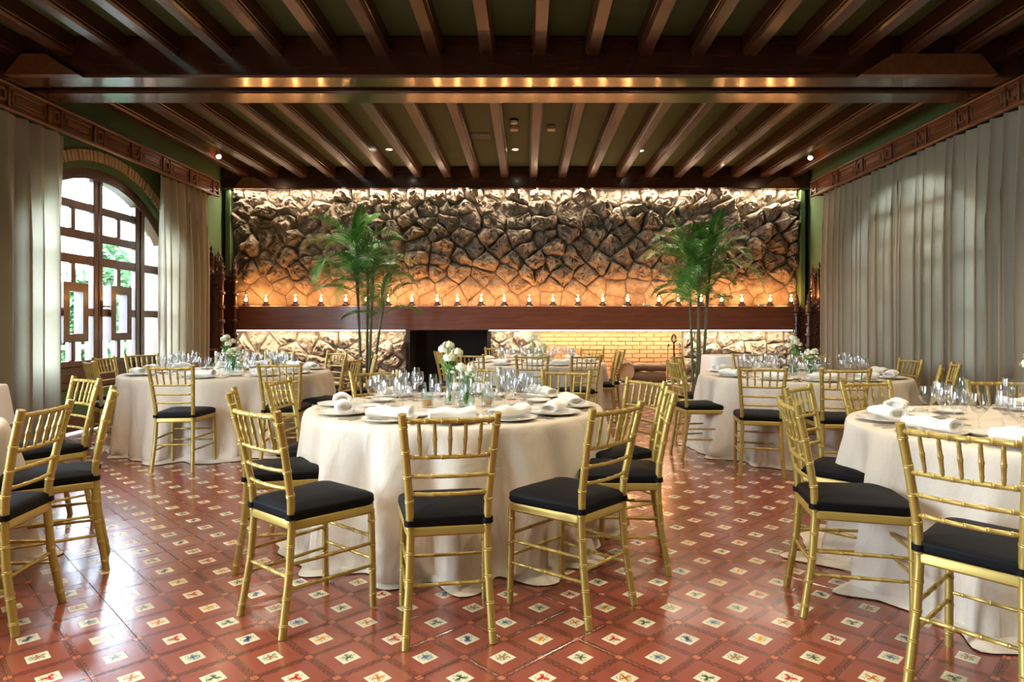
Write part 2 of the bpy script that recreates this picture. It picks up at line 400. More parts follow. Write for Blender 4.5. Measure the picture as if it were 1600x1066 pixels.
def tile_geo(top, depth):
    o, o2, i1 = ringverts()
    vs_ = [(x, y, -depth) for x, y in o] + [(x, y, top-0.0012) for x, y in o] + [(x, y, top) for x, y in o2] + [(x, y, top) for x, y in i1] + [(x, y, -depth) for x, y in i1]
    fs = []
    for a in range(4):
        for k in range(4): fs.append((a*4+k, a*4+(k+1) % 4, (a+1)*4+(k+1) % 4, (a+1)*4+k))
    return vs_, fs
def deco_geo(top, depth):
    a = 0.5-HD; b = 0.5+HD; e = 0.012
    q = [(a, a), (b, a), (b, b), (a, b)]; q2 = [(a+e, a+e), (b-e, a+e), (b-e, b-e), (a+e, b-e)]
    vs_ = [(x, y, -depth) for x, y in q] + [(x, y, top-0.001) for x, y in q] + [(x, y, top) for x, y in q2]
    fs = [(r*4+k, r*4+(k+1) % 4, (r+1)*4+(k+1) % 4, (r+1)*4+k) for r in range(2) for k in range(4)] + [(8, 9, 10, 11)]
    return vs_, fs
def tile_mesh(name, geo, mat, places, seeds=None):
    vs_, fs, uv, sd = [], [], [], []
    gv, gf = geo
    for n_, (org, ux, vx) in enumerate(places):
        o = len(vs_)
        for x, y, z in gv:
            p = org + ux*x + vx*y; vs_.append((p.x, p.y, z))
        for f in gf:
            fs.append(tuple(k+o for k in f[::-1]))
            for k in f[::-1]: uv.append((gv[k][0], gv[k][1]) if mat is M['field'] else ((gv[k][0]-0.5+HD)/(2*HD), (gv[k][1]-0.5+HD)/(2*HD)))
            if seeds: sd.append(seeds[n_])
    me = bpy.data.meshes.new(name); me.from_pydata(vs_, [], fs); me.materials.append(mat)
    ul = me.uv_layers.new(name='UVMap'); ul.data.foreach_set('uv', [c for t_ in uv for c in t_])
    if seeds:
        at = me.attributes.new('seed', 'FLOAT', 'FACE'); at.data.foreach_set('value', sd)
    me.update(); return me
def seedof(i, j): return (((i*3 + j*5 + ((i*7+j*13) % 3)) % 8)+0.5)/8
z2 = Vector((0, 0))
fm = tile_mesh('floor_tile', tile_geo(0.0, 0.006), M['field'], [(z2, U, V)])
dms = [tile_mesh('painted_tile', deco_geo(0.0003, 0.006), M['deco'], [(z2, U, V)], [(k+0.5)/8]) for k in range(8)]
NEAR = 298
for i, j, p in cells[:NEAR]:
    org = p - U*0.5 - V*0.5
    link('floor_tile', fm, floor, (org.x, org.y, random.uniform(-0.0006, 0.0004)))
    link('painted_tile', dms[int(seedof(i, j)*8)], floor, (org.x, org.y, 0.0002))
far = [(p-U*0.5-V*0.5, U, V) for i, j, p in cells[NEAR:]]
tag(link('floor_tiles_beyond', tile_mesh('floor_tiles_beyond', tile_geo(0.0, 0.006), M['field'], far), floor), kind='stuff')
tag(link('painted_tiles_beyond', tile_mesh('painted_tiles_beyond', deco_geo(0.0003, 0.006), M['deco'], far, [seedof(i, j) for i, j, p in cells[NEAR:]]), floor), kind='stuff')

# ------------------------------------------------------------------ walls with arched openings
ARC_Z, ARC_R, HW = 1.26, 1.90, 1.42
def arch(y, c, R=ARC_R): return ARC_Z + math.sqrt(max(0.0, R*R-(y-c)**2))
def side_wall(name, x, sgn, openings):
    """wall plane at x, its body going outward (sgn)"""
    t = 0.30; mb = MB(); ys = YF-0.3
    for c in sorted(openings):
        mb.box((x+sgn*t/2, (ys+c-HW)/2, (ZC+0.1)/2), (t, c-HW-ys, ZC+0.1)); n = 28
        for k in range(n):
            y0 = c-HW+2*HW*k/n; y1 = c-HW+2*HW*(k+1)/n
            mb.prism([(y0, arch(y0, c)), (y1, arch(y1, c)), (y1, ZC+0.1), (y0, ZC+0.1)], 0, x, x+sgn*t)
        ys = c+HW
    mb.box((x+sgn*t/2, (ys+YB+0.3)/2, (ZC+0.1)/2), (t, YB+0.3-ys, ZC+0.1))
    wl = mb.build(name, M['green'], smooth=False, fix=True); tag(wl, kind='structure'); return wl
wall_left = side_wall('wall_left', XL, -1, [1.6, DC])
wall_right = side_wall('wall_right', XR, 1, [DC])
tag(MB().box(((XL+XR)/2, YF-0.15, ZC/2), (XR-XL+0.6, 0.3, ZC+0.2)).build('wall_front', M['green'], smooth=False), kind='structure')
# brick arch: each voussoir a brick of its own
def voussoirs(wall, x, sgn, c):
    R0, R1 = 1.975, 2.10; th = math.acos(0.72); n = 46
    for k in range(n):
        a = -th + 2*th*(k+0.5)/n; da = th/n*0.70
        pr = [(c+r*math.sin(a+d), ARC_Z+r*math.cos(a+d)) for r, d in ((R0, -da), (R0, da), (R1, da), (R1, -da))]
        MB().prism(pr, 0, x-sgn*0.002, x+sgn*random.uniform(0.018, 0.030)).build('brick', M['brickpaint'], wall, smooth=False, fix=True)
voussoirs(wall_left, XL, 1, DC)

# ------------------------------------------------------------------ garden doors
def garden_door(name, x, sgn, c):
    """x: wall plane; the door stands 0.10 behind it (sgn points into the room)"""
    d = empty(name, (0, 0, 0), kind='structure')
    xc = x - sgn*0.13; T = 0.07
    def bar(nm, y0, y1, z0, z1, t=T, dx=0.0, mat='door'):
        return MB().box((xc+sgn*dx, (y0+y1)/2, (z0+z1)/2), (t, y1-y0, z1-z0), 0, 0.008).build(nm, M[mat], d)
    def top(y): return arch(y, c, ARC_R-0.09)
    n = 26                                                     # arched head
    mb = MB()
    for k in range(n):
        y0 = c-HW+2*HW*k/n; y1 = c-HW+2*HW*(k+1)/n
        mb.prism([(y0, arch(y0, c, ARC_R-0.13)), (y1, arch(y1, c, ARC_R-0.13)), (y1, arch(y1, c)+0.004), (y0, arch(y0, c)+0.004)], 0, xc-0.05, xc+0.07*sgn if sgn > 0 else xc-0.07)
    mb.build('arched_head', M['door'], d, smooth=False, fix=True)
    for s in (-1, 1):
        def sp(a, b): return (min(c+s*a, c+s*b), max(c+s*a, c+s*b))
        y0, y1 = sp(HW-0.07, HW+0.002); bar('jamb', y0, y1, 0, arch(c+HW-0.05, c)-0.0, 0.12)
        y0, y1 = sp(0.87, 0.96); bar('post', y0, y1, 0, top(c+0.9), 0.10)
        y0, y1 = sp(0.006, 0.085); bar('stile', y0, y1, 0.02, top(c+0.04))
        y0, y1 = sp(0.775, 0.866); bar('stile', y0, y1, 0.02, top(c+0.8))
        a, b = 0.085, 0.775; m = (a+b)/2
        def rail(z0, z1): yy = sp(a, b); bar('rail', yy[0], yy[1], z0, z1, 0.06)
        for z0, z1 in ((2.632, 2.728), (2.286, 2.390), (1.992, 2.099), (0.78, 0.85), (0.52, 0.60), (0.03, 0.20)): rail(z0, z1)
        yy = sp(m-0.035, m+0.035); bar('mullion', yy[0], yy[1], 2.39, 2.632, 0.05); bar('mullion', yy[0], yy[1], 1.76, 1.992, 0.05); bar('mullion', yy[0], yy[1], 0.85, 1.075, 0.05)
        yy = sp(a, m-0.22); bar('rail', yy[0], yy[1], 1.375, 1.47, 0.055); yy = sp(m+0.22, b); bar('rail', yy[0], yy[1], 1.375, 1.47, 0.055)
        # framed ornament
        fr = MB(); o = [(m-0.215, 1.071), (m+0.215, 1.071), (m+0.215, 1.764), (m-0.215, 1.764)]; i_ = [(m-0.115, 1.167), (m+0.115, 1.167), (m+0.115, 1.662), (m-0.115, 1.662)]
        for p0, p1, q0, q1 in ((o[0], o[1], i_[0], i_[1]), (o[1], o[2], i_[1], i_[2]), (o[2], o[3], i_[2], i_[3]), (o[3], o[0], i_[3], i_[0])):
            fr.prism([(c+s*p0[0], p0[1]), (c+s*p1[0], p1[1]), (c+s*q1[0], q1[1]), (c+s*q0[0], q0[1])], 0, xc-0.055, xc+0.055)
        fr.build('ornament_frame', M['door'], d, smooth=False, fix=True)
        yy = sp(a, b)                                          # lower panels
        bar('lower_panel', yy[0], yy[1], 0.60, 0.78, 0.03); bar('green_panel', yy[0], yy[1], 0.20, 0.52, 0.035, 0, 'green')
        yy = sp(0.96, HW-0.07)                                 # sidelight
        for z0, z1 in ((0.0, 0.2), (0.52, 0.85), (1.375, 1.47), (1.992, 2.099)): bar('sidelight_rail', yy[0], yy[1], z0, z1, 0.06)
        bar('green_panel', yy[0], yy[1], 0.2, 0.52, 0.035, 0, 'green')
        for z0, z1 in ((0.85, 1.375), (1.47, 1.992), (2.099, arch(c+1.3, c))): bar('pane', yy[0], yy[1], z0, z1, 0.006, -0.01, 'pane')
        yy = sp(a, b)
        for z0, z1 in ((0.85, 1.42), (1.42, 1.992), (2.099, 2.286)): bar('pane', yy[0], yy[1], z0, z1, 0.006, -0.01, 'pane')
        y2 = sp(a, m-0.035); bar('pane', y2[0], y2[1], 2.39, 2.632, 0.006, -0.01, 'pane'); y2 = sp(m+0.035, b); bar('pane', y2[0], y2[1], 2.39, 2.632, 0.006, -0.01, 'pane')
        mb = MB(); mb.prism([(c+s*a, 2.728), (c+s*b, 2.728)] + [(c+s*q, top(c+q)+0.02) for q in (b, 0.6, 0.43, 0.25, a)], 0, xc-0.013, xc-0.007); mb.build('pane', M['pane'], d, smooth=False, fix=True)
    MB().tube([(xc+sgn*0.035, c+0.05, 1.50), (xc+sgn*0.09, c+0.05, 1.50), (xc+sgn*0.09, c+0.17, 1.50)], 0.010, 8).build('handle', M['steel'], d)
    MB().box((xc+sgn*0.04, c+0.05, 1.47), (0.012, 0.04, 0.2), 0, 0.004).build('lock_plate', M['iron'], d)
    return d
garden_door('door_1', XL, 1, DC)
garden_door('door_2', XR, -1, DC)

# ------------------------------------------------------------------ outside
tag(MB().box((-15, 6, -0.2), (19.4, 40, 0.2)).build('ground_garden', M['lawn'], smooth=False), kind='structure')
tag(MB().box((15, 6, -0.2), (19.6, 40, 0.2)).build('ground_yard', M['lawn'], smooth=False), kind='structure')
pier = MB().box((-5.82, 10.8, 1.9), (0.46, 1.2, 3.8)).build('brick_pier', M['extbrick'], smooth=False)
tag(pier, 'red brick pier outside the arched garden door', 'pier')
t = empty('garden_fence', (-7.6, 11.6, 0), label='white slatted fence outside, low behind the arched door panes', cat='fence')
for k in range(26): MB().box((0, -3+k*0.24, 0.55), (0.03, 0.09, 1.1), 0, 0.004).build('slat', M['white'], t, smooth=False)
for z in (0.3, 0.9): MB().box((0.03, 0, z), (0.03, 6.4, 0.07)).build('rail', M['white'], t, smooth=False)
MB().box((XL-0.235, DC+HW-0.012, 1.3), (0.13, 0.02, 2.5)).build('brick_reveal', M['extbrick'], wall_left, smooth=False)
def leaf_ball(n, rx, rz, size):
    mb = MB()
    for k in range(n):
        a = random.uniform(0, 2*PI); u = random.uniform(-1, 1); r = random.uniform(0.6, 1.0)
        p = Vector((math.cos(a)*math.sqrt(1-u*u)*rx*r, math.sin(a)*math.sqrt(1-u*u)*rx*r, (u*r+1)*rz+0.15))
        R = Matrix.Rotation(random.uniform(0, 6), 3, 'X') @ Matrix.Rotation(random.uniform(0, 6), 3, 'Z'); s = size*random.uniform(0.6, 1.3)
        mb.add([p+R @ Vector(q)*s for q in ((0, -1, 0), (0.5, 0, 0.12), (0, 1, 0), (-0.5, 0, 0.12))], [(0, 1, 2, 3)])
    return mb
for k, (x, y, rx, rz, lab) in enumerate(((-10.0, 14.7, 0.52, 1.25, 'low bush seen behind the left ornament of the arched door'), (-8.95, 14.3, 0.50, 1.55, 'taller bush seen between the two leaves of the arched door'),
                                         (-7.95, 13.5, 0.46, 1.3, 'leafy bush seen through the right leaf of the arched door'))):
    g = empty('garden_bush', (x, y, -0.1), label=lab, cat='bush', group='garden bushes')
    leaf_ball(1300, rx, rz, 0.11).build('foliage', M['hedge'], g, smooth=False); MB().tube([(0, 0, 0), (0, 0, 0.5)], 0.04).build('stem', M['cane'], g)

NTHB = ('sixth', 'fifth', 'fourth', 'third', 'second', 'first')
for k, (x, y) in enumerate(((6.5, 5.4), (6.35, 6.6), (6.45, 7.8), (6.35, 9.0), (6.45, 10.2), (6.7, 11.5))):  # unseen bushes added to tint and dim daylight reaching the right curtain
    g = empty('tint_bush', (x, y, -0.1), label=f'unseen bush added to tint light on the right curtain, {NTHB[k]} from the stone wall', cat='bush', group='added bushes behind the right curtain')
    leaf_ball(1500, 0.56, 1.45, 0.13).build('foliage', M['tintleaf'], g, smooth=False); MB().tube([(0, 0, 0), (0, 0, 0.5)], 0.04).build('stem', M['cane'], g)

blocker = MB().box((6.6, 7.5, 3.25), (2.9, 11, 0.14)).build('sky_blocker', M['lawn'], smooth=False); tag(blocker, kind='structure')  # unseen slab added outside to keep sky light off the right curtain
# ------------------------------------------------------------------ ceiling, joists, beams
ceil = MB().box(((XL+XR)/2, (YB+YF)/2, ZC+0.06), (XR-XL+0.6, YB-YF+0.6, 0.12)).build('ceiling', M['ceil'], smooth=False)
tag(ceil, kind='structure')
JX = [-4.74+0.4868*k for k in range(20)]
ZJ = 3.76
def joist_mesh(y0, y1):
    h = 0.072; c = 0.018
    pr = [(-h, ZC), (-h, ZJ+0.05), (-h+0.006, ZJ+0.045), (-h+0.006, ZJ+0.022), (-h+c+0.004, ZJ), (h-c-0.004, ZJ), (h-0.006, ZJ+0.022), (h-0.006, ZJ+0.045), (h, ZJ+0.05), (h, ZC)]
    return MB().prism(pr, 1, y0, y1).mesh('joist', M['joist'], False, fix=True)
jb = joist_mesh(7.0, 11.25); jf = joist_mesh(YF, 6.2)
for x in JX:
    link('joist', jb, ceil, (x, 0, 0)); link('joist', jf, ceil, (x, 0, 0))
def beam(y0, y1, nm='cross_beam'):
    o = MB().box(((XL+XR)/2, (y0+y1)/2, (ZB+ZC)/2), (XR-XL, y1-y0, ZC-ZB), 0, 0.02).build(nm, M['beam'], ceil, ang=30)
    return o
beam(6.12, 6.40); beam(6.54, 6.86); beam(11.17, YB, 'back_beam')
MB().box(((XL+XR)/2, 6.47, ZB+0.20), (XR-XL, 0.16, 0.30)).build('beam_core', M['iron'], ceil, smooth=False)
def corbel(x0, x1, y, d):
    k = 0.16; zt = 3.755
    p = [(x0, ZB), (x1, ZB), (x1-k*1.9, zt), (x0+k, zt)]
    mb = MB(); mb.add([(a, y-d, b) for a, b in p] + [(a, y+0.02, b) for a, b in [(x0, ZB), (x1, ZB), (x1-k*1.9, zt), (x0+k, zt)]], [(0, 1, 2, 3), (7, 6, 5, 4), (0, 4, 5, 1), (1, 5, 6, 2), (2, 6, 7, 3), (3, 7, 4, 0)])
    mb.build('corbel', M['pelmet'], ceil, smooth=False, fix=True)
corbel(-4.78, -4.10, 6.12, 0.06); corbel(-4.92, -4.25, 11.17, 0.05)
def mcorbel(x0, x1, y, d):
    k = 0.16; zt = 3.755; p = [(x0, ZB), (x1, ZB), (x1-k, zt), (x0+k*1.9, zt)]
    MB().add([(a, y-d, b) for a, b in p] + [(a, y+0.02, b) for a, b in p], [(0, 1, 2, 3), (7, 6, 5, 4), (0, 4, 5, 1), (1, 5, 6, 2), (2, 6, 7, 3), (3, 7, 4, 0)]).build('corbel', M['pelmet'], ceil, smooth=False, fix=True)
mcorbel(3.06, 4.32, 6.12, 0.06); mcorbel(3.95, 4.60, 11.17, 0.05)

# ------------------------------------------------------------------ back wall: masonry, stones, firebox, brick niche
FX0, FX1 = -2.04, -0.62; NX0, NX1 = 0.24, 2.68; MB_Z0, MB_Z1 = 1.185, 1.589
YS = 11.38
mb = MB()
mb.box(((XL+FX0)/2-0.15, YB+0.15, ZC/2), (FX0-XL+0.3, 0.3, ZC+0.1)); mb.box(((XR+FX1)/2+0.1, YB+0.15, ZC/2), (XR-FX1+0.2, 0.3, ZC+0.1)); mb.box(((FX0+FX1)/2, YB+0.15, (ZC+1.2)/2), (FX1-FX0, 0.3, ZC-1.2))
wall_back = mb.build('wall_back', M['green'], smooth=False); tag(wall_back, kind='structure')
SX0, SX1 = PX(368, 11.40), PX(1243, 11.40)
mb = MB()
mb.box(((SX0+SX1)/2, (YS+YB)/2, (1.2+3.62)/2), (SX1-SX0, YB-YS, 2.42))
for a, b in ((SX0, FX0), (FX1, NX0), (NX1, SX1)): mb.box(((a+b)/2, (YS+YB)/2, 0.61), (b-a, YB-YS, 1.2))
mb.build('mortar_bed', M['mortar'], wall_back, smooth=False)
def clip(poly, a, b, c):                       # keep a*x+b*y <= c
    out = []
    for i in range(len(poly)):
        p, q = poly[i], poly[(i+1) % len(poly)]; dp = a*p[0]+b*p[1]-c; dq = a*q[0]+b*q[1]-c
        if dp <= 0: out.append(p)
        if dp*dq < 0: t_ = dp/(dp-dq); out.append((p[0]+(q[0]-p[0])*t_, p[1]+(q[1]-p[1])*t_))
    return out
def resample(poly, n):
    L = [0]
    for i in range(len(poly)): p, q = poly[i], poly[(i+1) % len(poly)]; L.append(L[-1]+math.hypot(q[0]-p[0], q[1]-p[1]))
    out = []
    for k in range(n):
        t_ = L[-1]*k/n; i = 0
        while L[i+1] < t_: i += 1
        p, q = poly[i], poly[(i+1) % len(poly)]; f = (t_-L[i])/max(1e-9, L[i+1]-L[i]); out.append((p[0]+(q[0]-p[0])*f, p[1]+(q[1]-p[1])*f))
    return out
def stone(poly, yb, depth, rough):
    n = 26; pts = resample(poly, n); cx = sum(p[0] for p in pts)/n; cz = sum(p[1] for p in pts)/n
    jx, jz = random.uniform(-0.05, 0.05), random.uniform(-0.01, 0.06)
    rings = [(1.0, 0.0), (0.97, 0.34), (0.88, 0.62), (0.76, 0.82), (0.6, 0.93), (0.44, 1.0), (0.28, 1.02), (0.12, 1.02)]
    sd = random.uniform(0, 100); vs_ = []; fs = []; tilt = random.uniform(-0.5, 0.5); tlz = random.uniform(-0.2, 0.7)
    def put(x, z, h):
        q = Vector((x*5.5, z*5.5, sd)); q2 = Vector((x*15, z*15, sd+9))
        nn = noise.noise(q)*0.9 + (0.5-abs(noise.noise(q2)))*0.9 + noise.noise(q2*2.3)*0.45 - 0.25
        hh = depth*h*(1 + tilt*(x-cx)*2 + tlz*(z-cz)*2.5) + rough*nn*min(1, h*1.6)
        sx = noise.noise(q*1.6+Vector((7, 3, 1)))*rough*0.35*min(1, h*2+0.25); sz = noise.noise(q*1.6+Vector((1, 8, 5)))*rough*0.35*min(1, h*2+0.25)
        vs_.append((x+sx, yb-max(0.004, hh)*1.0 if h > 0 else yb+0.01, z+sz))
    for s, h in rings:
        for p in pts:
            k = 1-s; put(cx+(p[0]-cx)*s+jx*k, cz+(p[1]-cz)*s+jz*k, h)
    put(cx+jx, cz+jz, 1.02)
    for r in range(len(rings)-1):
        for k in range(n): fs.append((r*n+k, r*n+(k+1) % n, (r+1)*n+(k+1) % n, (r+1)*n+k))
    c_ = len(vs_)-1
    for k in range(n): fs.append(((len(rings)-1)*n+k, (len(rings)-1)*n+(k+1) % n, c_))
    fs = [f[::-1] for f in fs]
    MB().add(vs_, fs).build('stone', M['stone'], wall_back, True, 24)
def stones(x0, x1, z0, z1, rh, rw, fn):
    seeds = []; z = z0; row = 0
    nr = max(1, round((z1-z0)/rh)); h = (z1-z0)/nr
    for r in range(nr):
        x = x0 - random.uniform(0, rw*0.7)
        while x < x1+0.2:
            wd = rw*random.uniform(0.62, 1.5); seeds.append((x+wd/2, z0+h*(r+0.5)+random.uniform(-0.30, 0.30)*h)); x += wd
    for i, s in enumerate(seeds):
        if not (x0-0.05 < s[0] < x1+0.05): continue
        poly = [(x0, z0), (x1, z0), (x1, z1), (x0, z1)]
        for j, q in enumerate(seeds):
            if i == j or abs(q[0]-s[0]) > 1.3 or abs(q[1]-s[1]) > 1.0: continue
            dx, dz = q[0]-s[0], q[1]-s[1]; L = math.hypot(dx, dz)
            if L < 1e-6: continue
            poly = clip(poly, dx/L, dz/L, (dx*(q[0]+s[0])/2+dz*(q[1]+s[1])/2)/L - random.uniform(0.002, 0.008))
            if len(poly) < 3: break
        if len(poly) < 3: continue
        ar = 0.5*abs(sum(poly[k][0]*poly[(k+1) % len(poly)][1]-poly[(k+1) % len(poly)][0]*poly[k][1] for k in range(len(poly))))
        if ar < 0.006: continue
        d, r_ = fn(s); stone(poly, YS, d, r_)
def up(s):
    z = s[1]
    k = min(1, max(0, (z-1.85)/0.35 + random.uniform(-0.3, 0.3)))
    return random.uniform(0.015, 0.04)*(1-k) + random.uniform(0.07, 0.22)*k, 0.014*(1-k)+0.125*k
stones(SX0, SX1, 1.592, 3.60, 0.232, 0.375, up)
def low(s): return random.uniform(0.05, 0.14), 0.07
for a, b in ((SX0, FX0-0.02), (FX1+0.02, NX0-0.02), (NX1+0.02, SX1)): stones(a, b, 0.30, 1.17, 0.23, 0.40, low)
for a, b in ((SX0, FX0-0.02), (FX1+0.02, NX0-0.02), (NX1+0.02, SX1)): stones(a, b, 0.0, 0.30, 0.30, 0.6, low)
# green reveals at both ends of the stone
for x0, x1 in ((XL, SX0), (SX1, XR)):
    xx = x1-0.04 if x1 < 0 else x0+0.04; MB().box((xx, 11.32, ZB/2), (0.08, 0.26, ZB), 0, 0.006).build('reveal', M['green'], wall_back, smooth=False)
# firebox
mb = MB(); w_, dp = FX1-FX0, 0.55; xm = (FX0+FX1)/2
mb.box((xm, YB+dp, 0.6), (w_+0.1, 0.06, 1.3)); mb.box((FX0+0.02, YB+dp/2-0.04, 0.6), (0.06, dp+0.1, 1.3)); mb.box((FX1-0.02, YB+dp/2-0.04, 0.6), (0.06, dp+0.1, 1.3)); mb.box((xm, YB+dp/2-0.03, 1.20), (w_, dp+0.06, 0.06)); mb.box((xm, YB+dp/2, 0.0), (w_, dp, 0.04))
mb.build('firebox', M['soot'], wall_back, smooth=False)
# brick niche: each brick its own piece
MB().box(((NX0+NX1)/2, (11.42+YB)/2, 0.6), (NX1-NX0, YB-11.42, 1.18)).build('niche_mortar', M['ledge'], wall_back, smooth=False)
bl, bh = 0.244, 0.071; bmesh_ = MB().box((0, 0, 0), (bl-0.010, 0.05, bh-0.009), 0, 0.004).mesh('brick', M['hearthbrick'], False)
bhalf = MB().box((0, 0, 0), (bl/2-0.010, 0.05, bh-0.009), 0, 0.004).mesh('brick', M['hearthbrick'], False)
nb = round((NX1-NX0)/bl)
for r in range(12):
    z = 0.35+bh*(r+0.5)
    for k in range(nb + (r % 2)):
        half = (r % 2) and k in (0, nb)
        x = NX0 + bl*(k+0.5) - (bl/2 if r % 2 else 0)
        if half: x += bl/4 if k == 0 else -bl/4
        link('brick', bhalf if half else bmesh_, wall_back, (x, 11.41-random.uniform(0, 0.006), z))
# mantel beam, LED lines
mt = empty('mantel_beam', (0, 11.0, MB_Z0), label='long reddish wooden mantel beam running across the stone wall', cat='mantel')
MX0, MX1 = PX(358, 11.0), PX(1248, 11.0)
MB().box(((MX0+MX1)/2, 0.19, (MB_Z1-MB_Z0)/2), (MX1-MX0, 0.38, MB_Z1-MB_Z0), 0, 0.012).build('beam', M['mantel'], mt)
for a, b in ((MX0+0.05, FX0), (FX1, MX1-0.05)):
    MB().box(((a+b)/2, 0.14, -0.007), (b-a, 0.03, 0.012)).build('light_strip', M['led'], mt, smooth=False)
# ------------------------------------------------------------------ hearth ledge and logs
ledge = MB().box((1.46, 11.06, 0.16), (2.44, 0.62, 0.32), 0, 0.015).build('hearth_ledge', M['ledge']); tag(ledge, 'pale stone hearth ledge below the brick niche', 'ledge')
MB().box((0, 0, 0), (0.1, 0.1, 0.1))
def log(name, loc, L, r, rot, label):
    t = empty(name, loc, 0, label=label, cat='log', group='logs on the hearth'); t.rotation_euler = rot
    P = []; R_ = []
    for k in range(6): P.append((random.uniform(-0.01, 0.01), random.uniform(-0.01, 0.01), -L/2+L*k/5)); R_.append(r*random.uniform(0.9, 1.08))
    MB().tube(P, R_, 14, False).build('bark', M['log_bark'], t)
    for s, k in ((-1, 0), (1, 5)): MB().lathe([(R_[k]*0.97, s*(L/2-0.004)), (R_[k]*0.5, s*(L/2+0.004)), (0.005, s*(L/2+0.005))], n=14, capb=False, capt=False).build('cut_end', M['log_end'], t)
log('log', (1.62, 10.92, 0.50), 0.16, 0.17, (PI/2, 0, 0.1), 'round log with pale cut end facing the room, on the hearth ledge')
log('log', (2.02, 10.95, 0.41), 0.55, 0.09, (0.2, PI/2, 0.12), 'long bark-covered log lying at the right end of the hearth ledge')
log('log', (0.98, 10.93, 0.45), 0.5, 0.13, (0.4, PI/2, 0.5), 'thick log lying at the left end of the hearth ledge')
log('log', (1.05, 10.95, 0.65), 0.45, 0.075, (0.2, PI/2-0.15, -0.3), 'thin log resting on top of the left pile')
log('log', (2.0, 10.97, 0.565), 0.62, 0.065, (0.1, PI/2, 0.0), 'slim pale log lying on the right long log')
# fire tools
tl = empty('fire_tools', (2.45, 10.98, 0.32), label='black iron fireplace tool stand in front of the brick niche', cat='fire tools')
MB().lathe([(0.11, 0), (0.11, 0.015), (0.03, 0.03), (0.012, 0.05)], n=14).build('base', M['iron'], tl)
MB().bamboo([(0, 0, 0.04), (0, 0, 0.66)], 0.012, 0.05, 8).build('pole', M['iron'], tl)
mb = MB()
for k in range(6):
    a = k*PI/3; mb.tube([(0, 0, 0.64), (0.05*math.cos(a), 0.05*math.sin(a), 0.70), (0.035*math.cos(a), 0.035*math.sin(a), 0.77), (0, 0, 0.80)], 0.006, 6)
mb.build('basket_finial', M['iron'], tl)
for sx in (-0.1, 0.1):
    MB().tube([(0, 0, 0.55), (sx, 0, 0.58), (sx, 0, 0.02)], 0.006, 6).build('tool', M['iron'], tl); MB().lathe([(0.0, 0.57), (0.022, 0.60), (0.022, 0.63), (0.0, 0.66)], (sx, 0, 0), 8).build('knob', M['steel'], tl)

# ------------------------------------------------------------------ oil lamps on the mantel
LX = [384.4, 415, 461.6, 501, 540.6, 571.8, 606.7, 643.3, 683, 714.8, 752, 788, 827, 864, 903, 941.6, 980.7, 1029.6, 1060, 1095, 1127, 1159, 1203.6, 1235.8]
lamp0 = None
NTH = 'first second third fourth fifth sixth seventh eighth ninth tenth eleventh twelfth'.split()
for k, px in enumerate(LX):
    lab = f'small glowing oil lamp on the mantel, {NTH[k] if k < 12 else NTH[23-k]} from the {"left" if k < 12 else "right"} end'
    loc = (PX(px, 11.1), 11.1+random.uniform(-0.02, 0.02), MB_Z1)
    if lamp0 is None:
        lamp0 = empty('oil_lamp', loc, 0, label=lab, cat='lamp', group='oil lamps on the mantel')
        MB().lathe([(0.062, 0), (0.066, 0.012), (0.058, 0.03), (0.035, 0.045), (0.03, 0.055), (0.036, 0.062), (0.036, 0.07), (0.02, 0.075)], n=16).build('base', M['iron'], lamp0)
        MB().lathe([(0.026, 0.07), (0.042, 0.10), (0.044, 0.125), (0.028, 0.165), (0.025, 0.21), (0.028, 0.245)], n=16, capb=False, capt=False).build('chimney', M['glass'], lamp0)
        MB().lathe([(0.004, 0.078), (0.018, 0.090), (0.023, 0.106), (0.016, 0.124), (0.006, 0.138), (0.001, 0.146)], n=10).build('flame', M['bulb'], lamp0)
        o = lamp0
    else:
        o = copy_tree(lamp0); o.location = loc; o['label'] = lab
    l = bpy.data.lights.new('lamp_light', 'POINT'); l.energy = 3.8; l.color = (1.0, 0.42, 0.13); l.shadow_soft_size = 0.02
    lo = bpy.data.objects.new('lamp_light', l); C.objects.link(lo); lo.location = (loc[0], loc[1], loc[2]+0.175)
# sockets on the mantel edge
for px, la in ((1010, 'white power socket on the mantel right of the middle'), (1190, 'white power socket on the mantel near its right end')):
    o = MB().box((0, 0, 0.02), (0.11, 0.05, 0.04), 0, 0.006).build('power_socket', M['white'], loc=(PX(px, 11.05), 11.05, MB_Z1)); tag(o, la, 'socket')

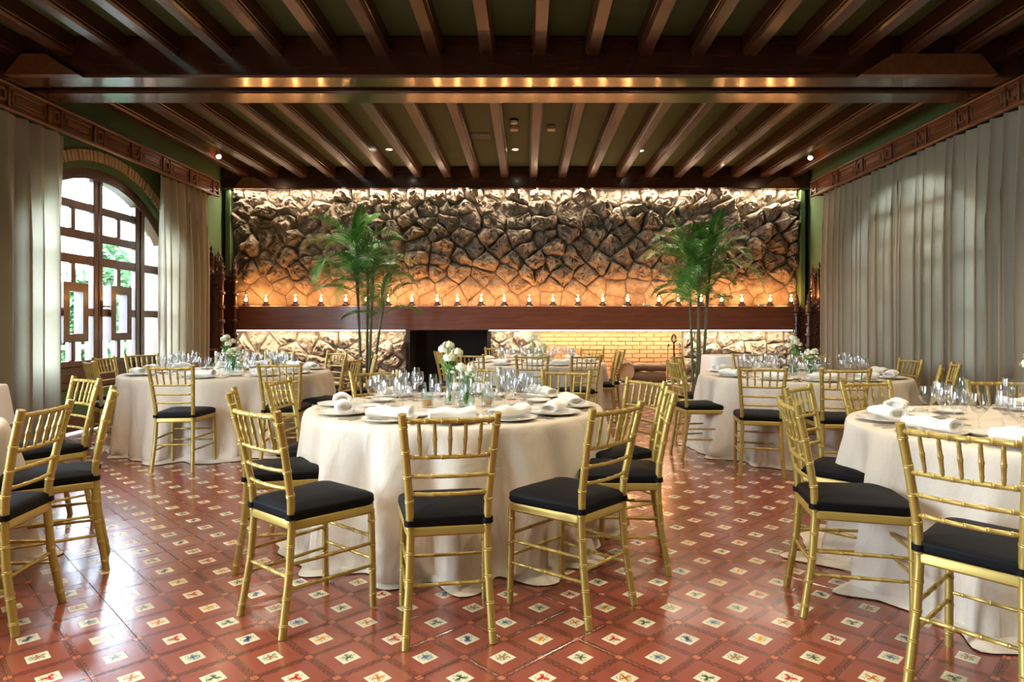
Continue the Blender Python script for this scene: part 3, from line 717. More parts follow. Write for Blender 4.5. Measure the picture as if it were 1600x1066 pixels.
# ------------------------------------------------------------------ pelmets
def pelmet(name, xw, sgn, y0, y1, label):
    t = empty(name, (xw, y1, 3.325), label=label, cat='pelmet')
    xf = sgn*0.26; H = 0.21
    L = y1-y0
    MB().box((xf-sgn*0.012, -L/2, H/2), (0.022, L, H), 0, 0.003).build('board', M['pelmet'], t)
    MB().box((sgn*0.145, -L/2, H+0.012), (0.286, L+0.02, 0.024), 0, 0.008).build('top_moulding', M['pelmet'], t)
    MB().box((xf, -L/2, -0.008), (0.05, L+0.02, 0.034), 0, 0.010).build('bottom_moulding', M['pelmet'], t)
    MB().box((sgn*0.13, -0.012, H/2), (0.25, 0.022, H), 0, 0.003).build('end_board', M['pelmet'], t)
    def frame(a, b, z0, z1, w, nm, d=0.016):
        mb = MB(); x = xf+sgn*d/2-sgn*0.002
        mb.box((x, (a+b)/2, z0+w/2), (d, b-a, w), 0, 0.004); mb.box((x, (a+b)/2, z1-w/2), (d, b-a, w), 0, 0.004)
        mb.box((x, a+w/2, (z0+z1)/2), (d, w, z1-z0), 0, 0.004); mb.box((x, b-w/2, (z0+z1)/2), (d, w, z1-z0), 0, 0.004)
        mb.build(nm, M['pelmet'], t)
    per = 0.71; k = 0; y = -0.10
    while y > -L+0.2:
        frame(y-0.06, y+0.06, 0.045, 0.175, 0.026, 'square_panel', 0.022)
        for s in (-1, 1): MB().box((xf+sgn*0.011, y+s*0.088, H/2), (0.026, 0.032, H-0.02), 0, 0.005).build('pilaster', M['pelmet'], t)
        if y-per > -L: frame(y-per+0.13, y-0.13, 0.04, 0.18, 0.022, 'long_panel', 0.014); MB().box((xf+0.004*sgn, y-per/2, 0.11), (0.012, per-0.36, 0.07), 0, 0.005).build('raised_field', M['pelmet'], t)
        y -= per
    return t
pelmet('pelmet', XL, 1, 4.2, 10.52, 'carved wooden curtain pelmet on the left wall above the arched door')
pelmet('pelmet', XR, -1, 3.0, 10.55, 'carved wooden curtain pelmet along the right wall')

# ------------------------------------------------------------------ curtains
def curtain(x, y0, y1, folds, label, amp=0.105, seed=0):
    mb = MB(); n = folds*12; rows = 14; z0, z1 = 0.015, 3.31; vs_ = []
    rnd = random.Random(seed); ph = [rnd.uniform(-0.6, 0.6) for _ in range(folds+2)]; am = [rnd.uniform(0.45, 1.3) for _ in range(folds+2)]
    for r in range(rows+1):
        f = r/rows; z = z1+(z0-z1)*f
        for k in range(n+1):
            q = k/n; u = min(folds, max(0.0, folds*(q + (0.016*math.sin(2*PI*3.3*q+seed) + 0.010*math.sin(2*PI*7.1*q+2*seed))*math.sin(PI*q)))); i = int(u); a = am[i]*(1-(u-i))+am[i+1]*(u-i); p = ph[i]*(1-(u-i))+ph[i+1]*(u-i)
            g = min(1, 0.45+f*1.5)
            s = math.sin(2*PI*u+p*(0.4+f)); s2 = math.sin(4*PI*u+p*2)*0.18
            y = y0+(y1-y0)*k/n + math.sin(4*PI*u+2*p)*0.026*g
            vs_.append((x+amp*a*g*(s+s2*(1-f)), y, z))
    fs = [(r*(n+1)+k, r*(n+1)+k+1, (r+1)*(n+1)+k+1, (r+1)*(n+1)+k) for r in range(rows) for k in range(n)]
    o = mb.add(vs_, fs).build('curtain', M['curtain'], ang=180); tag(o, label, 'curtain', 'long grey curtains'); return o
curtain(XL+0.17, 4.3, 7.17, 13, 'grey curtain left of the arched garden door', seed=1)
curtain(XL+0.17, 8.98, 10.36, 8, 'narrow gathered grey curtain right of the arched garden door', seed=2)
curtain(XR-0.17, 6.62, 10.28, 21, 'wide grey curtain on the right wall, the half towards the stone wall', seed=3)
curtain(XR-0.17, 3.1, 6.60, 18, 'wide grey curtain on the right wall, the half nearer the camera', seed=4)

# ------------------------------------------------------------------ ceiling fittings
def disc_light(px, py, z, lab):
    Y = (z-CH)*F/(CY-py); t = empty('downlight', (PX(px, Y), Y, z), label=lab, cat='ceiling light', group='recessed ceiling downlights')
    MB().lathe([(0.035, -0.002), (0.055, -0.012), (0.058, -0.004), (0.058, 0.0)], n=18, capb=False, capt=False).build('rim', M['white'], t)
    MB().lathe([(0.001, -0.006), (0.036, -0.005)], n=18, capb=True, capt=False).build('lens', M['down'], t)
disc_light(805, 233, ZC, 'recessed round downlight in the ceiling right of the air vent'); disc_light(608, 233, ZC, 'recessed downlight in the ceiling, well left of the air vent'); disc_light(1001, 235, ZC, 'recessed downlight in the ceiling, far right of the air vent')
def clip_spot(px, py, sgn, lab):
    z = 3.80; Y = (z-CH)*F/(CY-py); x = PX(px, Y)
    t = empty('spotlight', (x, Y, z), label=lab, cat='spotlight', group='small spotlights on the outer joists')
    R = Matrix.Rotation(sgn*0.5, 4, 'Y') @ Matrix.Rotation(-0.6, 4, 'X')
    MB().add([(R @ Vector(p))[:] for p in MB().lathe([(0.03, 0.05), (0.036, 0.0), (0.036, -0.06), (0.032, -0.062)], n=14, capt=False).v], MB().lathe([(0.03, 0.05), (0.036, 0.0), (0.036, -0.06), (0.032, -0.062)], n=14, capt=False).f).build('housing', M['plastic'], t)
    MB().add([(R @ Vector(p))[:] for p in MB().lathe([(0.001, -0.092), (0.018, -0.086), (0.030, -0.074), (0.034, -0.06)], n=14).v], MB().lathe([(0.001, -0.092), (0.018, -0.086), (0.030, -0.074), (0.034, -0.06)], n=14).f).build('lens', M['down'], t)
    MB().tube([(0, 0, 0.0), (0, 0, ZC-z)], 0.008, 6).build('arm', M['plastic'], t)
    spot('spot_beam', (x-sgn*0.06, Y-0.03, z-0.08), 18, (1, 0.8, 0.55), 1.6, 0.8, 0.03, (0.4, sgn*0.5, 0))
    l = bpy.data.lights.new('spot_glow', 'POINT'); l.energy = 1.5; l.color = (1, 0.6, 0.3); l.shadow_soft_size = 0.02
    lo = bpy.data.objects.new('spot_glow', l); C.objects.link(lo); lo.location = (x-sgn*0.02, Y+0.1, z-0.01)
clip_spot(341, 241, -1, 'small bright spotlight by the outermost left joist'); clip_spot(1267, 243, 1, 'small bright spotlight by the outermost right joist')
def at_ceiling(px, py): Y = (ZC-CH)*F/(CY-py); return PX(px, Y), Y
x, y = at_ceiling(750, 212); t = empty('air_vent', (x, y, ZC), label='dark air vent grille in the ceiling', cat='vent')
MB().box((0, 0, -0.006), (0.29, 0.30, 0.012), 0, 0.003).build('frame', M['grille'], t)
for k in range(9): MB().box((-0.11+k*0.0275, 0, -0.014), (0.012, 0.25, 0.012)).build('slat', M['iron'], t, smooth=False)
x, y = at_ceiling(803, 187); t = empty('smoke_detector', (x, y, ZC), label='round smoke detector on the ceiling between joists', cat='smoke detector')
MB().lathe([(0.02, -0.06), (0.045, -0.052), (0.05, -0.02)], n=18).build('cover', M['white'], t); MB().lathe([(0.06, -0.022), (0.06, 0.0)], n=18).build('base', M['iron'], t)
for px, la in ((803, 'cream ceiling sensor box just beyond the smoke detector'), (861, 'cream ceiling sensor box right of the smoke detector')):
    x, y = at_ceiling(px, 197); o = MB().box((0, 0, -0.03), (0.11, 0.11, 0.06), 0, 0.01).build('sensor_box', M['plastic'], loc=(x, y, ZC)); tag(o, la, 'sensor')
for px, py, la in ((458, 192, 'thin black hook on the ceiling among the left joists'), (1150, 197, 'thin black hook on the ceiling among the right joists')):
    x, y = at_ceiling(px, py); o = MB().tube([(0, 0, 0), (0.0, 0, -0.05), (0.03, 0, -0.08), (0.06, 0, -0.06), (0.05, 0, -0.04)], 0.005, 6).build('ceiling_hook', M['iron'], loc=(x, y, ZC)); tag(o, la, 'hook')

# ------------------------------------------------------------------ thrones
def throne(x, y, rz, label, hf, hb):
    """front towards local +Y"""
    t = empty('carved_throne', (x, y, 0), rz, label=label, cat='throne', group='carved gothic thrones'); dz = hb-2.30
    W, D, SH = 0.52, 0.35, 0.50
    MB().box((0, 0, SH-0.05), (W, D, 0.10), 0, 0.012).build('seat', M['throne'], t); MB().box((0, 0, (SH-0.1)/2), (W-0.06, D-0.06, SH-0.1), 0, 0.01).build('base', M['throne'], t)
    MB().box((0, -D/2+0.03, 1.05), (W-0.06, 0.05, 1.15), 0, 0.006).build('back_panel', M['pelmet'], t)
    mb = MB()
    for k in range(3): mb.box((-0.15+k*0.15, -D/2+0.065, 1.0), (0.12, 0.02, 0.8), 0, 0.008)
    mb.build('carved_panels', M['throne'], t)
    def turned(xx, yy, z0, z1, r):
        n = 9; pr = []
        for k in range(n):
            za = z0+(z1-z0)*k/n; zb = (z1-z0)/n
            pr += [(r*0.75, za+0.004), (r*0.75, za+zb*0.62), (r*1.25, za+zb*0.72), (r*1.25, za+zb*0.86), (r*0.75, za+zb*0.95)]
        return MB().lathe(pr, (xx, yy, 0), 10)
    def pinn(xx, yy, z, h, r):
        mb = MB(); mb.lathe([(r*1.5, z), (r*1.5, z+0.03), (r, z+0.05), (r*1.05, z+h*0.35), (r*1.5, z+h*0.40), (r*1.0, z+h*0.46), (r*0.5, z+h*0.75), (r*0.7, z+h*0.8), (r*0.25, z+h*0.86), (0.003, z+h)], (xx, yy, 0), 8)
        for q in range(3):
            zz = z+h*(0.5+q*0.1)
            for a in range(4): mb.lathe([(0.0, -0.014), (0.016, 0), (0, 0.018)], (xx+math.cos(a*PI/2)*r*(1.0-q*0.2), yy+math.sin(a*PI/2)*r*(1.0-q*0.2), zz), 5, False, False)
        return mb
    for s in (-1, 1):
        turned(s*(W/2-0.02), -D/2+0.03, 0, hb-0.42, 0.042).build('back_post', M['throne'], t); pinn(s*(W/2-0.02), -D/2+0.03, hb-0.42, 0.40, 0.036).build('pinnacle', M['throne'], t)
        turned(s*(W/2-0.02), D/2-0.05, 0, hf-0.36, 0.046).build('front_post', M['throne'], t); pinn(s*(W/2-0.02), D/2-0.05, hf-0.36, 0.34, 0.038).build('pinnacle', M['throne'], t)
        MB().box((s*(W/2-0.02), 0, 0.84), (0.07, D-0.06, 0.06), 0, 0.012).build('armrest', M['throne'], t); MB().box((s*(W/2-0.02), 0, 0.65), (0.03, D-0.1, 0.34), 0, 0.005).build('side_panel', M['throne'], t)
        zt = hf-0.42; wb = MB().box((s*(W/2-0.02), -0.01, (0.9+zt)/2), (0.03, D-0.10, zt-0.9), 0, 0.006).build('side_wing', M['throne'], t)
        mw = MB()
        for q in range(5): mw.lathe([(0, -0.05), (0.05, 0), (0.02, 0.03), (0.035, 0.06), (0, 0.12)], (s*(W/2-0.02), -D/2+0.09+q*(D-0.16)/4, zt+0.02+0.05*(q % 2)), 7, False, False)
        for q in range(12):
            for e in (-1, 1): mw.lathe([(0, -0.03), (0.034, 0), (0, 0.03)], (s*(W/2-0.02)+e*0.012, random.uniform(-D/2+0.08, D/2-0.1), random.uniform(zt-0.45, zt)), 6, False, False)
        tag(mw.build('carved_leafwork', M['throne'], t, smooth=False), kind='stuff')
    mb = MB()                                                  # pierced canopy of gables and crockets
    for k in range(3):
        c_ = (k-1)*0.155; mb.prism([(c_-0.078, 1.60), (c_+0.078, 1.60), (c_+0.06, 1.78+dz), (c_, 2.06+dz+0.12*(k == 1)), (c_-0.06, 1.78+dz)], 1, -D/2+0.005, -D/2+0.055)
        for q in range(5):
            f = q/5
            for s in (-1, 1): mb.lathe([(0, -0.022), (0.024, 0), (0, 0.028)], (c_+s*0.068*(1-f), -D/2+0.03, 1.76+dz+(0.30+0.12*(k == 1))*f), 6, False, False)
        mb.lathe([(0.0, 0), (0.03, 0.02), (0.012, 0.05), (0.034, 0.08), (0.0, 0.14)], (c_, -D/2+0.03, 2.04+dz+0.12*(k == 1)), 8)
    mb.build('gable_crest', M['throne'], t, smooth=False)
    mb = MB()
    for k in range(40): mb.lathe([(0, -0.03), (random.uniform(0.02, 0.04), 0), (0, 0.03)], (random.uniform(-0.22, 0.22), -D/2+0.075, random.uniform(1.38, 1.72+dz)), 6, False, False)
    tag(mb.build('carved_leafwork', M['throne'], t, smooth=False), kind='stuff')
    return t
throne(XL+0.20, 10.73, -PI/2, 'tall dark carved gothic throne in the corner left of the stone wall', 2.42, 2.56)
throne(XR-0.20, 10.74, PI/2, 'tall dark carved gothic throne in the corner right of the stone wall', 1.84, 2.30)

# ------------------------------------------------------------------ chairs
def make_chair():
    t = empty('banquet_chair', (0, 0, 0))
    zs = [(0.172, -0.245, 0.0), (0.158, -0.205, 0.25), (0.153, -0.192, 0.43), (0.157, -0.198, 0.56), (0.172, -0.235, 0.76), (0.186, -0.275, 0.925)]
    def post(z):
        for a, b in zip(zs, zs[1:]):
            if a[2] <= z <= b[2]:
                f = (z-a[2])/(b[2]-a[2]); return Vector((a[0]+(b[0]-a[0])*f, a[1]+(b[1]-a[1])*f, z))
    G = M['gold']
    pm = {}
    for s in (-1, 1):
        MB().bamboo([(s*x, y, z) for x, y, z in zs], 0.0165, 0.105, 10, None, 1.16).build('back_post', G, t)
        MB().bamboo([(s*0.188, 0.192, 0), (s*0.184, 0.184, 0.44)], 0.0155, 0.11, 10, None, 1.16).build('leg', G, t)
        for z in (0.185, 0.285):
            p = post(z); MB().bamboo([(s*p.x, p.y, z), (s*0.187, 0.188, z)], 0.0068, 0.085, 8, 0.0088).build('stretcher', G, t)
    for z in (0.215, 0.315): MB().bamboo([(-0.187, 0.189, z), (0.187, 0.189, z)], 0.0068, 0.085, 8, 0.0088).build('stretcher', G, t)
    p = post(0.235); MB().bamboo([(-p.x, p.y, 0.235), (p.x, p.y, 0.235)], 0.0068, 0.085, 8, 0.0088).build('stretcher', G, t)
    def rail(z, r, nm):
        p = post(z); pts = [(p.x*u, p.y-0.022*(1-u*u), z) for u in (-1, -0.6, -0.2, 0.2, 0.6, 1)]
        MB().bamboo(pts, r, 0.062, 8, None, 1.18).build(nm, G, t); return p
    pt = rail(0.898, 0.0108, 'top_rail'); pb = rail(0.752, 0.0090, 'back_rail'); rail(0.672, 0.0082, 'back_rail'); rail(0.598, 0.0082, 'back_rail')
    for k in range(5):
        u = (k-2)/3.0; c_ = 0.022*(1-u*u)
        MB().bamboo([(pb.x*u, pb.y-c_, 0.752), (pt.x*u, pt.y-c_, 0.898)], 0.0055, 0.045, 8, 0.0088, 1.18).build('spindle', G, t)
    # seat frame and cushion outlines
    def outline(wb, wf, y0, y1, r, n=6):
        out = []
        for (cx, cy, a0) in ((wf/2-r, y1-r, 0), (-wf/2+r, y1-r, PI/2), (-wb/2+r*0.5, y0+r*0.5, PI), (wb/2-r*0.5, y0+r*0.5, 1.5*PI)):
            rr = r if cy > 0 else r*0.5
            for k in range(n+1): a = a0+PI/2*k/n; out.append((cx+rr*math.cos(a), cy+rr*math.sin(a)))
        return out
    o1 = outline(0.345, 0.412, -0.205, 0.212, 0.06); n = len(o1)
    def stack(layers):
        mb = MB(); vs_ = []; fs = []; m = len(layers)
        for sc_, z in layers: vs_ += [(x*sc_, y*sc_, z) for x, y in o1]
        for r in range(m-1): fs += [(r*n+k, r*n+(k+1) % n, (r+1)*n+(k+1) % n, (r+1)*n+k) for k in range(n)]
        fs += [tuple(range(n-1, -1, -1)), tuple(range((m-1)*n, m*n))]
        return mb.add(vs_, fs)
    stack([(0.97, 0.425), (1.0, 0.432), (1.0, 0.458), (0.98, 0.464)]).build('seat_frame', G, t)
    cu = stack([(0.95, 0.462), (0.995, 0.468), (1.01, 0.478), (1.0, 0.492), (1.005, 0.497), (0.985, 0.505), (0.9, 0.515), (0.7, 0.523), (0.4, 0.528)]).build('cushion', M['black'], t, ang=60)
    for s in (-1, 1):
        p = post(0.48); MB().lathe([(0.024, 0.470), (0.024, 0.492)], (s*p.x, p.y, 0), 10).build('tie', M['black'], cu)
    return t
chair0 = make_chair(); first = [True]

# ------------------------------------------------------------------ table cloth, tableware models
def cloth_mesh(r, H, seed, puddle=0.10):
    rnd = random.Random(seed); n = 220; comps = [(rnd.randint(5, 9), rnd.uniform(0, 6.3), 0.5), (rnd.randint(11, 15), rnd.uniform(0, 6.3), 0.9), (rnd.randint(17, 23), rnd.uniform(0, 6.3), 0.5), (rnd.randint(29, 37), rnd.uniform(0, 6.3), 0.2)]
    def Fo(a): return sum(c*math.sin(k*a+p+0.5*math.sin(3*a+p)) for k, p, c in comps)/1.25
    rows = [(0.0001, 0, 0), (0.5, 0, 0), (0.85, 0, 0), (0.96, 0, 0)]
    vs_ = []; fs = []
    def ring(fn):
        for k in range(n): vs_.append(fn(2*PI*k/n))
    for f in (0.02, 0.5, 0.85, 0.97): ring(lambda a: (r*f*math.cos(a), r*f*math.sin(a), H))
    ring(lambda a: (r*0.995*math.cos(a), r*0.995*math.sin(a), H-0.004)); ring(lambda a: ((r+0.004)*math.cos(a), (r+0.004)*math.sin(a), H-0.016))
    for t_ in (0.06, 0.12, 0.2, 0.3, 0.42, 0.54, 0.66, 0.78, 0.88, 0.95):
        def fn(a, t_=t_):
            rr = r+0.008+0.055*t_+(0.022+0.056*t_)*min(1, t_*4)*Fo(a) + 0.026*t_**1.6*(max(0, math.sin(29*a+2*math.sin(4*a)+seed))-0.3) + 0.008*t_*math.sin(47*a+9*t_+3*math.sin(5*a)); return (rr*math.cos(a), rr*math.sin(a), H*(1-t_))
        ring(fn)
    for q, (dz, dr) in enumerate(((0.022, 0.25), (0.012, 0.6), (0.006, 1.0))):
        def fn(a, q=q, dz=dz, dr=dr):
            f = Fo(a); g = 0.5+0.5*math.sin(4*a+seed)+0.35*f
            rr = r+0.05+0.055*f+puddle*dr*max(0.15, g); return (rr*math.cos(a), rr*math.sin(a), dz+0.016*max(0, math.sin(11*a+q*1.3+seed))*(dr < 1))
        ring(fn)
    m = len(vs_)//n
    for i in range(m-1): fs += [(i*n+k, (i+1)*n+k, (i+1)*n+(k+1) % n, i*n+(k+1) % n) for k in range(n)]
    fs.append(tuple(range(n)))
    return MB().add(vs_, fs).mesh('tablecloth', M['linen'], True, 70)
def glass_mesh(kind):
    if kind == 'goblet': pr = [(0.036, 0.001), (0.034, 0.004), (0.006, 0.010), (0.0045, 0.03), (0.0045, 0.075), (0.010, 0.085), (0.030, 0.10), (0.042, 0.125), (0.0435, 0.15), (0.038, 0.185), (0.0365, 0.185), (0.042, 0.15), (0.040, 0.125), (0.028, 0.102), (0.002, 0.090)]
    elif kind == 'wine_glass': pr = [(0.033, 0.001), (0.031, 0.004), (0.005, 0.010), (0.004, 0.03), (0.004, 0.088), (0.009, 0.097), (0.026, 0.112), (0.036, 0.14), (0.036, 0.165), (0.031, 0.205), (0.0298, 0.205), (0.0345, 0.165), (0.0345, 0.14), (0.024, 0.114), (0.002, 0.101)]
    else: pr = [(0.031, 0.001), (0.029, 0.004), (0.005, 0.010), (0.004, 0.03), (0.004, 0.085), (0.010, 0.10), (0.021, 0.13), (0.024, 0.17), (0.0215, 0.225), (0.0205, 0.225), (0.0228, 0.17), (0.0195, 0.13), (0.002, 0.105)]
    return MB().lathe(pr, n=18, capt=False).mesh(kind, M['glass'], True, 60)
def plate_mesh(nm, r):
    pr = [(r*0.55, 0.0), (r*0.6, 0.002), (r*0.72, 0.008), (r*0.97, 0.016), (r, 0.018), (r, 0.020), (r*0.96, 0.0195), (r*0.72, 0.012), (r*0.64, 0.006), (r*0.02, 0.005)]
    return MB().lathe(pr, n=40).mesh(nm, M['china'], True, 60)
def napkin_mesh():
    mb = MB(); n = 14; L = 0.24; P = []
    prof = []
    for q in range(9):
        x = -L/2+L*q/8; w_ = 0.050+0.010*math.sin(q*0.8); h = 0.028+0.004*math.sin(q*1.3+1)
        prof.append([(x, w_*math.cos(a)*(1+0.06*math.sin(3*a)), h+h*math.sin(a)*(1 if math.sin(a) > 0 else 0.98)) for a in [2*PI*k/n for k in range(n)]])
    vs_ = [p for r in prof for p in r]; fs = [(r*n+k, (r+1)*n+k, (r+1)*n+(k+1) % n, r*n+(k+1) % n) for r in range(8) for k in range(n)]
    o = len(vs_)
    for e, sx in ((0, -1), (8, 1)):                           # rolled ends, an inner spiral set back
        b = len(vs_); c = Vector((sx*L/2, 0, 0.028))
        vs_ += [(p[0], p[1]*0.72, 0.028+(p[2]-0.028)*0.70) for p in prof[e]]; vs_ += [(p[0]-sx*0.03, p[1]*0.5, 0.028+(p[2]-0.028)*0.5) for p in prof[e]]
        fs += [(e*n+k, e*n+(k+1) % n, b+(k+1) % n, b+k) for k in range(n)] + [(b+k, b+(k+1) % n, b+n+(k+1) % n, b+n+k) for k in range(n)] + [tuple(b+n+k for k in range(n))]
    vs_ += [(-L/2+0.01, -0.052, 0.004), (L/2-0.01, -0.055, 0.004), (L/2-0.02, -0.09, 0.002), (-L/2+0.03, -0.085, 0.002)]; q = len(vs_); fs.append((q-4, q-3, q-2, q-1))
    return mb.add(vs_, fs).mesh('napkin', M['napkin'], True, 50, fix=True)
def cutlery(kind):
    mb = MB(); L = 0.2
    h = [(-0.006, -L/2), (0.006, -L/2), (0.004, 0.0), (0.0035, 0.03), (-0.0035, 0.03), (-0.004, 0.0)]
    mb.prism(h, 2, 0.001, 0.004)
    if kind == 'fork':
        mb.prism([(-0.0035, 0.03), (0.0035, 0.03), (0.012, 0.045), (0.012, 0.06), (-0.012, 0.06), (-0.012, 0.045)], 2, 0.002, 0.005)
        for k in range(4): mb.box((-0.0095+k*0.0063, 0.08, 0.005), (0.003, 0.042, 0.002))
    elif kind == 'knife': mb.prism([(-0.0035, 0.03), (0.0035, 0.03), (0.010, 0.05), (0.009, 0.105), (-0.002, 0.115), (-0.006, 0.05)], 2, 0.001, 0.003)
    else: mb.lathe([(0.004, 0.004), (0.017, 0.008), (0.018, 0.009), (0.012, 0.0055), (0.002, 0.0045)], (0, 0.05, 0), 12)
    return mb.mesh(kind, M['steel'], True, 40, fix=True)
ME = dict(goblet=glass_mesh('goblet'), wine_glass=glass_mesh('wine_glass'), champagne_flute=glass_mesh('champagne_flute'), plate=plate_mesh('plate', 0.15), bread_plate=plate_mesh('bread_plate', 0.085),
          napkin=napkin_mesh(), fork=cutlery('fork'), knife=cutlery('knife'), spoon=cutlery('spoon'))
def bloom(n, r):
    mb = MB()
    for k in range(n):
        a = random.uniform(0, 2*PI); u = random.uniform(-0.35, 1); q = Vector((math.cos(a)*math.sqrt(1-u*u), math.sin(a)*math.sqrt(1-u*u), u*0.75))
        p = q*r*random.uniform(0.75, 1); e1 = q.orthogonal().normalized()*r*0.42; e2 = q.cross(e1).normalized()*r*0.42; l_ = q*r*0.18
        mb.add([p-e1-e2*0.4+l_, p+e1*0.2-e2, p+e1+e2*0.3+l_, p-e1*0.2+e2], [(0, 1, 2, 3)])
    mb.lathe([(0.001, -r*0.4), (r*0.6, -r*0.1), (r*0.66, r*0.2), (r*0.3, r*0.55), (0.001, r*0.6)], n=8, capb=False, capt=False)
    return mb.mesh('flower_head', M['petal'], True, 60)
BL = [bloom(34, 0.036), bloom(30, 0.030), bloom(16, 0.014)]
def vase(loc, kind, lab, group):
    t = empty('flower_vase', loc, random.uniform(0, 6), label=lab, cat='vase', group=group)
    if kind == 'tall':
        MB().lathe([(0.034, 0.0), (0.036, 0.006), (0.030, 0.05), (0.022, 0.10), (0.024, 0.15), (0.032, 0.20), (0.030, 0.20), (0.022, 0.15), (0.020, 0.10), (0.028, 0.05), (0.03, 0.012)], n=18, capt=False).build('vase_body', M['vase'], t)
        heads = [(0.045, 0.0, 0.33, 0), (-0.035, 0.03, 0.35, 0), (0.0, -0.045, 0.30, 0), (-0.01, 0.0, 0.375, 0), (0.02, 0.05, 0.31, 1)]
    else:
        MB().lathe([(0.045, 0.0), (0.048, 0.008), (0.055, 0.05), (0.042, 0.09), (0.033, 0.115), (0.042, 0.15), (0.040, 0.15), (0.031, 0.115), (0.040, 0.09), (0.052, 0.05), (0.045, 0.012)], n=18, capt=False).build('vase_body', M['vase'], t)
        heads = [(0.03, 0.02, 0.24, 1), (-0.04, 0.0, 0.235, 1), (0.0, -0.04, 0.25, 1), (-0.01, 0.045, 0.22, 1)] + [(random.uniform(-0.07, 0.07), random.uniform(-0.07, 0.07), random.uniform(0.17, 0.25), 2) for _ in range(18)]
    mb = MB()
    for x, y, z, k in heads:
        mb.tube([(x*0.1, y*0.1, 0.02), (x*0.4, y*0.4, z*0.55), (x, y, z)], 0.0024, 5)
        if k < 2:
            for s in (-1, 1): mb.add([(x*0.6, y*0.6, z*0.62), (x*0.7+s*0.03, y*0.7+0.01, z*0.72), (x*0.7+s*0.055, y*0.7, z*0.80), (x*0.7+s*0.02, y*0.7-0.012, z*0.76)], [(0, 1, 2, 3)])
    mb.build('stems', M['stem'], t)
    for x, y, z, k in heads: link('flower_head', BL[k], t, (x, y, z), random.uniform(0, 6))
TUM = MB()
pr = [(0.032, 0.0), (0.036, 0.004), (0.040, 0.05), (0.038, 0.10), (0.036, 0.10), (0.037, 0.05), (0.033, 0.012)]
TUM.lathe(pr, n=10, capt=False); TUM = TUM.mesh('tumbler', M['vase'], True, 20)
CAN = MB().lathe([(0.025, 0.010), (0.026, 0.012), (0.026, 0.045), (0.02, 0.047), (0.003, 0.048)], n=12).mesh('wax', M['amber'])
def candle(loc, lab, group):
    t = empty('candle_holder', loc, 0, label=lab, cat='candle holder', group=group); link('holder_glass', TUM, t); link('wax', CAN, t)

# ------------------------------------------------------------------ tables with their chairs
H = 0.76
SEED = [11]
def chair_at(x, y, face, label, group):
    """x, y: middle between the rear posts; face: degrees clockwise from straight ahead"""
    th = math.radians(face); cx = x+math.sin(th)*0.25; cy = y+math.cos(th)*0.25
    if first[0]: o = chair0; first[0] = False
    else: o = copy_tree(chair0)
    o.location = (cx, cy, 0); o.rotation_euler = (0, 0, -th); tag(o, label, 'chair', group); return Vector((cx, cy))
def table(x, y, r, name, chairs, settings=True, puddle=0.10, cut=True, sets=None, extra_dirs=(), centre=True, mats='cream'):
    SEED[0] += 1
    t = empty('banquet_table', (x, y, 0), 0, label=TL[name], cat='table', group='round banquet tables')
    link('tablecloth', cloth_mesh(r, H, SEED[0], puddle), t)
    MB().lathe([(r-0.05, H-0.03), (r-0.02, H-0.025), (r-0.02, H-0.004), (r-0.05, H-0.002)], n=48).build('tabletop', M['throne'], t)
    for a in range(4): MB().tube([((r-0.25)*math.cos(a*PI/2+0.4), (r-0.25)*math.sin(a*PI/2+0.4), 0), ((r-0.3)*math.cos(a*PI/2+0.4), (r-0.3)*math.sin(a*PI/2+0.4), H-0.03)], 0.018, 8).build('leg', M['iron'], t)
    places = []
    for cx, cy, face, pl, desc in chairs:
        p = chair_at(cx, cy, face, f'{desc} at the {pl} of the {name}', f'chairs of the {name}')
        d = Vector((p.x-x, p.y-y)); places.append((math.atan2(d.y, d.x), pl))
    places += [(math.radians(a), pl) for a, pl in extra_dirs]
    if not settings: return
    z = H+0.001
    for a, pl in places:
        e = Vector((math.cos(a), math.sin(a))); s = Vector((-e.y, e.x))             # e outward, s to the diner's... left/right
        def put(kind, rad, side, rz, cat, word, zz=0.0):
            q = Vector((x, y)) + e*rad + s*side
            o = link(kind, ME[kind], None, (q.x, q.y, z+zz), rz); tag(o, f'{word} at the {pl} of the {name}', cat, f'{cat}s on the {name}'); return o
        rz = a-PI/2
        put('plate', r-0.19, 0, rz, 'plate', 'white dinner plate under a napkin')
        put('napkin', r-0.19, 0.0, rz+random.uniform(-0.35, 0.35), 'napkin', 'rolled white napkin on the plate', 0.0205)
        put('bread_plate', r-0.40, -0.20, rz, 'side plate', 'small white bread plate')
        if cut:
            put('fork', r-0.19, -0.19, rz+PI, 'fork', 'steel fork'); put('knife', r-0.19, 0.19, rz+PI, 'knife', 'steel knife'); put('spoon', r-0.19, 0.225, rz+PI, 'spoon', 'steel spoon')
        jit = lambda: random.uniform(-0.012, 0.012)
        put('goblet', r-0.44+jit(), 0.02, 0, 'glass', 'clear round-bowled water goblet'); put('wine_glass', r-0.47+jit(), 0.115, 0, 'glass', 'clear stemmed wine glass'); put('goblet', r-0.40+jit(), -0.06, 0, 'glass', 'clear large-bowled red wine glass'); put('champagne_flute', r-0.54+jit(), 0.05, 0, 'glass', 'clear tall narrow flute')
    if centre:
        g = f'centrepieces of the {name}'
        vase((x-0.05, y+0.06, z), 'tall', f'tall greenish vase of cream flowers on the {name}', g); vase((x+0.07, y-0.08, z), 'low', f'low glass vase of tiny cream flowers on the {name}', g)
        for k, (dx, dy, wd) in enumerate(((-0.17, -0.10, 'left'), (0.20, -0.05, 'right'), (0.02, 0.2, 'back'))):
            candle((x+dx, y+dy, z), f'cut-glass candle tumbler, {wd} one among the centrepieces of the {name}', g)

